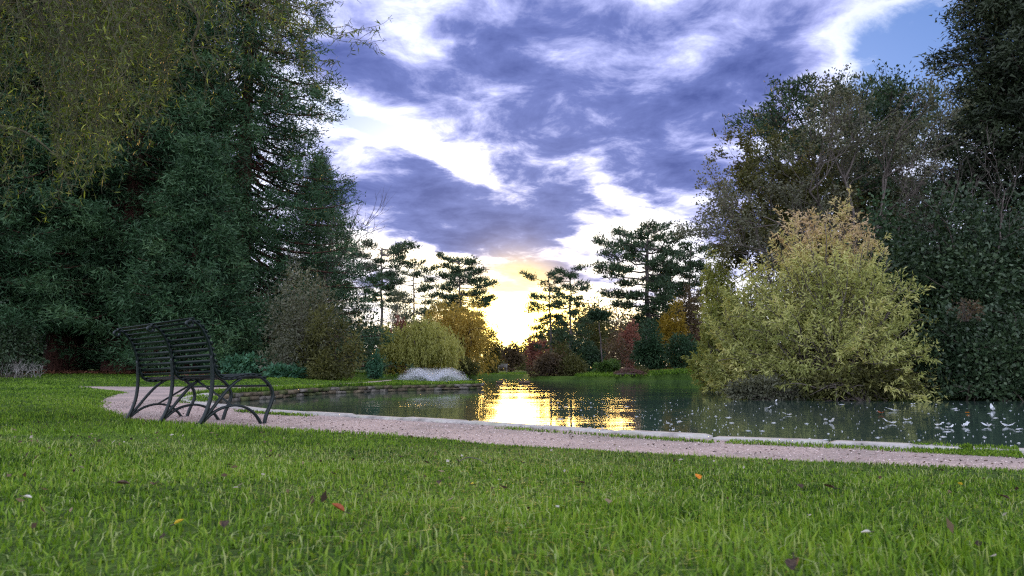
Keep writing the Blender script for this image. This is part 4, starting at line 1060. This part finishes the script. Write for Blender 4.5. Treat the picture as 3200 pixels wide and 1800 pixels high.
# rusty needle litter under the redwoods and the yews
for name, lb, (x0, x1, y0, y1), N_ in (('needle_litter', 'rusty fallen needles under the redwoods', (-24, -11, 26, 34), 9000), ('needle_litter', 'reddish fallen leaves beneath the island yews', (7, 11.5, 42.2, 48), 5000)):
    X, Y = U(x0, x1, N_), U(y0, y1, N_); s_ = wav(X, Y, .5, 2) * .8 + (Y - y0) / (y1 - y0) * 2 - .6 + U(-.3, .3, N_); ok = (s_ > 0) & (sdist(X, Y, POND) > .4); X, Y = X[ok], Y[ok]; n = len(X)
    dd = rdir(n); dd[:, 2] = U(-.05, .4, n)
    V, Q = leaf_quads(np.column_stack([X, Y, height(X, Y) + .03]), dd, U(.08, .2, n), U(.04, .09, n))
    tag(mesh(name, V, Q, foliage(name, [(.06, .025, .015), (.14, .06, .03), (.2, .09, .05)], .1, .8), None, U(0, 1, n)), lb, 'litter', kind='stuff')

# ------------------------------------------------------------------ fountain
fc = np.array([*gnd(1352, 1203, WATER), WATER])
ft = thing('fountain', 'white fountain spray arching over the pond beside the weeping willow', 'fountain', fc)
m, t, o = newmat('spray')
p = prin(t, base=(.88, .9, .95), rough=.35, spec=.4); tr = t.nodes.new('ShaderNodeBsdfTranslucent'); tr.inputs[0].default_value = (.85, .88, .95, 1)
mx = t.nodes.new('ShaderNodeMixShader'); mx.inputs[0].default_value = .5; t.links.new(p.outputs[0], mx.inputs[1]); t.links.new(tr.outputs[0], mx.inputs[2]); t.links.new(mx.outputs[0], o.inputs[0])
n = 34000; a = U(0, 2 * math.pi, n); u = U(0, 1, n); Rg = U(1.15, 1.6, n); Ht = U(.34, .62, n)
rad = Rg * u; zz_ = Ht * 4 * u * (1 - u) * .95 + .05
P = np.column_stack([fc[0] + np.cos(a) * rad * 1.02, fc[1] + np.sin(a) * rad, WATER + zz_]) + rng.normal(size=(n, 3)) * .035
dd = np.column_stack([np.cos(a) * .8, np.sin(a) * .8, 1.5 * (1 - 2 * u)]) + rdir(n) * .4
V, Q = leaf_quads(P, dd, U(.01, .035, n), U(.004, .009, n)); mesh('spray', V, Q, m, ft)
n = 2600; a = U(0, 6.283, n); rad = U(1.0, 1.75, n)
V, Q = leaf_quads(np.column_stack([fc[0] + np.cos(a) * rad, fc[1] + np.sin(a) * rad, WATER + U(.004, .06, n)]), rdir(n) * [1, 1, .4], U(.02, .05, n), U(.01, .03, n)); mesh('foam', V, Q, m, ft)
DARK = rocky('black_plastic', (.01, .01, .011), (.02, .02, .022), 9, rough=.5)
V, Q = tube([fc + [0, 0, -.1], fc + [0, 0, .02], fc + [0, 0, .05], fc + [0, 0, .1], fc + [0, 0, .11]], [.16, .16, .12, .05, .005], 10); mesh('nozzle', V, Q, DARK, ft)
b = np.array([*gnd(1378, 1198, WATER), WATER]) + [0, -1.9, 0]
buoy = thing('float', 'small black float bobbing in front of the fountain', 'float', b)
V, Q = tube([b + [0, 0, -.05], b + [0, 0, 0], b + [0, 0, .06], b + [0, 0, .11], b + [0, 0, .13]], [.04, .08, .1, .07, .005], 10); mesh('ball', V, Q, DARK, buoy, smooth=True)

# ------------------------------------------------------------------ ducks far out on the bright water
DUCK = rocky('duck_plumage', (.05, .035, .025), (.14, .10, .07), 14, bs=.2)
for px, fl, lb in ((1562, 1, 'small dark duck swimming alone on the golden water'), (1630, -1, 'dark duck leading on the golden water, followed by another'), (1645, -1, 'dark duck following close behind another on the golden water')):
    b = np.array([*gnd(px, 1198.5, WATER), WATER]); root = thing('duck', lb, 'duck', b, 'ducks on the pond')
    c_ = [(-.19, .075, .006), (-.15, .06, .03), (-.07, .045, .062), (.02, .045, .07), (.09, .06, .055), (.125, .105, .032), (.135, .15, .026), (.15, .175, .036), (.18, .178, .034), (.205, .168, .014), (.24, .163, .009), (.25, .162, .002)]
    mesh('body', *tube([b + np.array([fl * x_, .02 * x_, z_]) for x_, z_, _ in c_], [r_ for _, _, r_ in c_], 9), DUCK, root, smooth=True)

# ------------------------------------------------------------------ things afloat
M_FEATH = foliage('white_feather', [(.62, .66, .72), (.75, .78, .82), (.85, .86, .88)], .35, .6, .3, (1, 1, 1))
SHAFT = rocky('feather_shaft', (.6, .58, .5), (.75, .73, .66), 30)
def feather(px, py, ln, yaw, curl, label, group=None, lift=.35):
    ln *= .72
    b = np.array([*gnd(px, py, WATER), WATER]); root = thing('feather', label, 'feather', b + [0, 0, .003], group)
    h = np.array([math.cos(yaw), math.sin(yaw), 0]); sv = np.array([-h[1], h[0], 0]); n_ = 9
    u = np.linspace(0, 1, n_); P = b + h * (ln * (u - .5))[:, None] + np.array([0, 0, 1.]) * (.006 + ln * lift * (u - .35).clip(0) ** 1.6 + ln * curl * (.3 - u).clip(0))[:, None]
    mesh('shaft', *tube(P, np.linspace(.0022, .0008, n_), 4), SHAFT, root)
    wd = ln * .17 * np.sin(math.pi * (u * .86 + .1)) ** .6 * (u > .12)
    for s in (-1, 1):
        V = np.concatenate([P + [0, 0, .0008], P + sv * s * wd[:, None] + [0, 0, 1] * (wd * .55)[:, None] + h * .02 + rng.normal(size=(n_, 3)) * .004])
        Q = np.array([[k, k + 1, n_ + k + 1, n_ + k] for k in range(n_ - 1)]); mesh('vane', V, Q, M_FEATH, root, U(0, 1, len(Q)))
FG = 'white feathers floating on the pond'
for px, py, ln in ((2398, 1278, .14), (2462, 1298, .16), (2580, 1315, .17), (2597, 1322, .17), (2784, 1324, .19), (2834, 1314, .14), (2852, 1265, .11), (2966, 1338, .13), (3015, 1334, .2), (3085, 1334, .2), (3150, 1334, .18), (3182, 1345, .1), (2424, 1256, .16), (2932, 1331, .12)):
    feather(px, py, ln, U(0, 6.28), U(.2, .9), 'curled white feather drifting on the dark water by the ivy bank', FG, U(.3, .9))
feather(2790, 1284, .24, 2.6, .2, 'large white feather floating beside the orange leaf', None, .5)
feather(3103, 1283, .24, 1.2, .9, 'biggest bluish white feather standing up by the ivy waterline', None, 1.1)
WN = norm(np.array([[0., 0., 1.]]))
n = 950; px = np.concatenate([U(2050, 3250, 330), U(1640, 2300, 200)]); py = np.concatenate([U(1258, 1412, 330), U(1250, 1365, 200)])
PP = np.array([gnd(a, b, WATER) for a, b in zip(px, py)]); ok = sdist(PP[:, 0], PP[:, 1], POND) < -.1; PP = PP[ok]; n = len(PP)
a = U(0, 6.28, n); r = U(.0025, .007, n) * (1 + (rng.random(n) < .06) * 1.2); st = 1 + (rng.random(n) < .12) * U(2, 9, n)
th = np.arange(6) * math.pi / 3
off = np.stack([np.cos(th)[None] * (r * st)[:, None], np.sin(th)[None] * r[:, None]], -1) * U(.7, 1.2, (n, 6, 1))
ra = U(-.35, .35, n); cs, sn = np.cos(ra)[:, None], np.sin(ra)[:, None]
off = np.stack([off[..., 0] * cs - off[..., 1] * sn, off[..., 0] * sn + off[..., 1] * cs], -1)
top = np.column_stack([PP, np.full(n, WATER + .009)])
V = np.concatenate([np.concatenate([PP[:, None] + off, np.full((n, 6, 1), WATER + .002)], -1), top[:, None]], 1)
Fc = (np.arange(n) * 7)[:, None, None] + np.array([[k, (k + 1) % 6, 6] for k in range(6)])[None]
tag(mesh('floating_down', V.reshape(-1, 3), Fc.reshape(-1, 3), M_FEATH, None, np.repeat(U(0, 1, n), 6)), 'white down, petals and straws floating on the pond', 'debris', kind='stuff')

def fallen_leaf(px, py, ln, cols, label, group=None, z=None, wide=.6, tilt=.3, d=None, lobed=False, cat='leaf', lift=.03):
    if z is None: ln *= .45; lift *= .8
    x, y = gnd(px, py, z if z is not None else .06)
    if z is None:
        for _ in range(6): x, y = gnd(px, py, hz(x, y) + lift)
        zz0 = hz(x, y) + lift
    else: zz0 = z
    b = np.array([x, y, zz0]); root = thing('fallen_leaf', label, cat, b, group)
    a = U(0, 6.28); h = np.array([math.cos(a), math.sin(a), U(-tilt, tilt)]); h /= np.linalg.norm(h); sv = norm(np.cross(h, [0, 0, 1.]) + np.array([0, 0, U(-tilt, tilt)])); nv = np.cross(sv, h)
    k = 11; u = np.linspace(0, 1, k); pr = np.sin(math.pi * u ** .8) ** .8 * (1 + (.28 * np.sin(u * 22) if lobed else .06 * np.sin(u * 30)))
    rows = []
    for s in (-1, -.5, 0, .5, 1): rows.append(b + h * (ln * (u - .5))[:, None] + sv * (s * pr * ln * wide * .5)[:, None] + nv * (ln * (.22 * s * s * pr + .18 * (u - .5) ** 2))[:, None])
    V = np.concatenate(rows); Q = np.array([[r_ * k + c, r_ * k + c + 1, (r_ + 1) * k + c + 1, (r_ + 1) * k + c] for r_ in range(4) for c in range(k - 1)])
    mt = foliage('leaf_%d_%d' % (px, py), cols, .25, .6)
    mesh('blade', V, Q, mt, root, U(0, 1, len(Q)), smooth=True)
    e = b - h * ln * .5
    mesh('stalk', *tube(np.array([e + nv * .045 * ln, e - h * ln * .2 + nv * .06 * ln, e - h * ln * .42 + nv * .14 * ln]), [.0012, .001, .0009], 4), TWIGDARK, root)
ORG = [(.55, .12, .02), (.65, .22, .02), (.7, .36, .03)]; BRN = [(.03, .02, .014), (.07, .045, .03), (.1, .07, .045)]; YEL = [(.55, .38, .03), (.65, .5, .06)]; RUST = [(.22, .05, .02), (.34, .1, .04)]; PALE = [(.45, .43, .38), (.6, .58, .55)]
fallen_leaf(2180, 1490, .062, ORG, 'bright orange lobed leaf lying in the lawn grass', None, lobed=True, wide=.8, tilt=.7, lift=.05)
fallen_leaf(1055, 1588, .06, RUST, 'rust-red leaf standing up in the lawn grass', None, tilt=.9, lift=.06)
fallen_leaf(3000, 1513, .04, YEL, 'small yellow leaf in the grass near the path edge', None, wide=.8, tilt=.5, lift=.045)
fallen_leaf(2752, 1291, .13, RUST, 'large orange-brown leaf floating on the pond', None, z=WATER + .02, wide=.7, tilt=.25)
fallen_leaf(3024, 1290, .06, ORG, 'small orange leaf floating near the ivy waterline', None, z=WATER + .012, wide=.7, tilt=.2)
fallen_leaf(560, 1632, .045, YEL, 'thin yellow blade-like leaf low in the left lawn', None, wide=.25, lift=.05)
fallen_leaf(1475, 1512, .03, YEL, 'little yellow leaf beside the dry twig in the grass', None, wide=.8, lift=.04)
for px, py, ln in ((385, 1512, .07), (482, 1514, .07), (1372, 1508, .06), (1818, 1510, .05), (2500, 1520, .07), (2590, 1522, .08), (3140, 1555, .06), (2480, 1768, .07), (1040, 1480, .05), (150, 1290, .08), (600, 1340, .05), (2940, 1470, .05), (700, 1640, .06)):
    fallen_leaf(px, py, ln, BRN, 'curled dark brown dead leaf in the lawn grass', 'dead brown leaves on the lawn', lift=.035)
for px, py, ln in ((85, 1555, .045), (655, 1510, .025), (735, 1525, .03), (2528, 1612, .03), (2705, 1665, .035), (1740, 1585, .03), (1560, 1500, .028)):
    fallen_leaf(px, py, ln, PALE, 'pale bleached dry leaf in the lawn grass', 'bleached leaves on the lawn', lift=.05)
# twig standing at the lawn edge
x, y = gnd(1628, 1404, .06); b = np.array([x, y, hz(x, y)])
root = thing('twig', 'thin bare twig poking up from the lawn edge over the gravel', 'twig', b)
P = spline([b - [0, 0, .02], b + [-.012, .0, .035], b + [-.035, 0, .07], b + [-.045, 0, .10]], .01); mesh('stem', *tube(P, np.linspace(.0022, .001, len(P)), 5), TWIGDARK, root)
x, y = gnd(1470, 1492, .08); b = np.array([x, y, hz(x, y) + .045])
root = thing('twig', 'dry crooked twig lying on the lawn grass', 'twig', b)
P = spline([b + [-.04, 0, 0], b + [-.01, .01, .012], b + [.03, 0, .006], b + [.06, .01, -.01]], .01); mesh('stem', *tube(P, np.linspace(.002, .0012, len(P)), 5), TWIG, root)
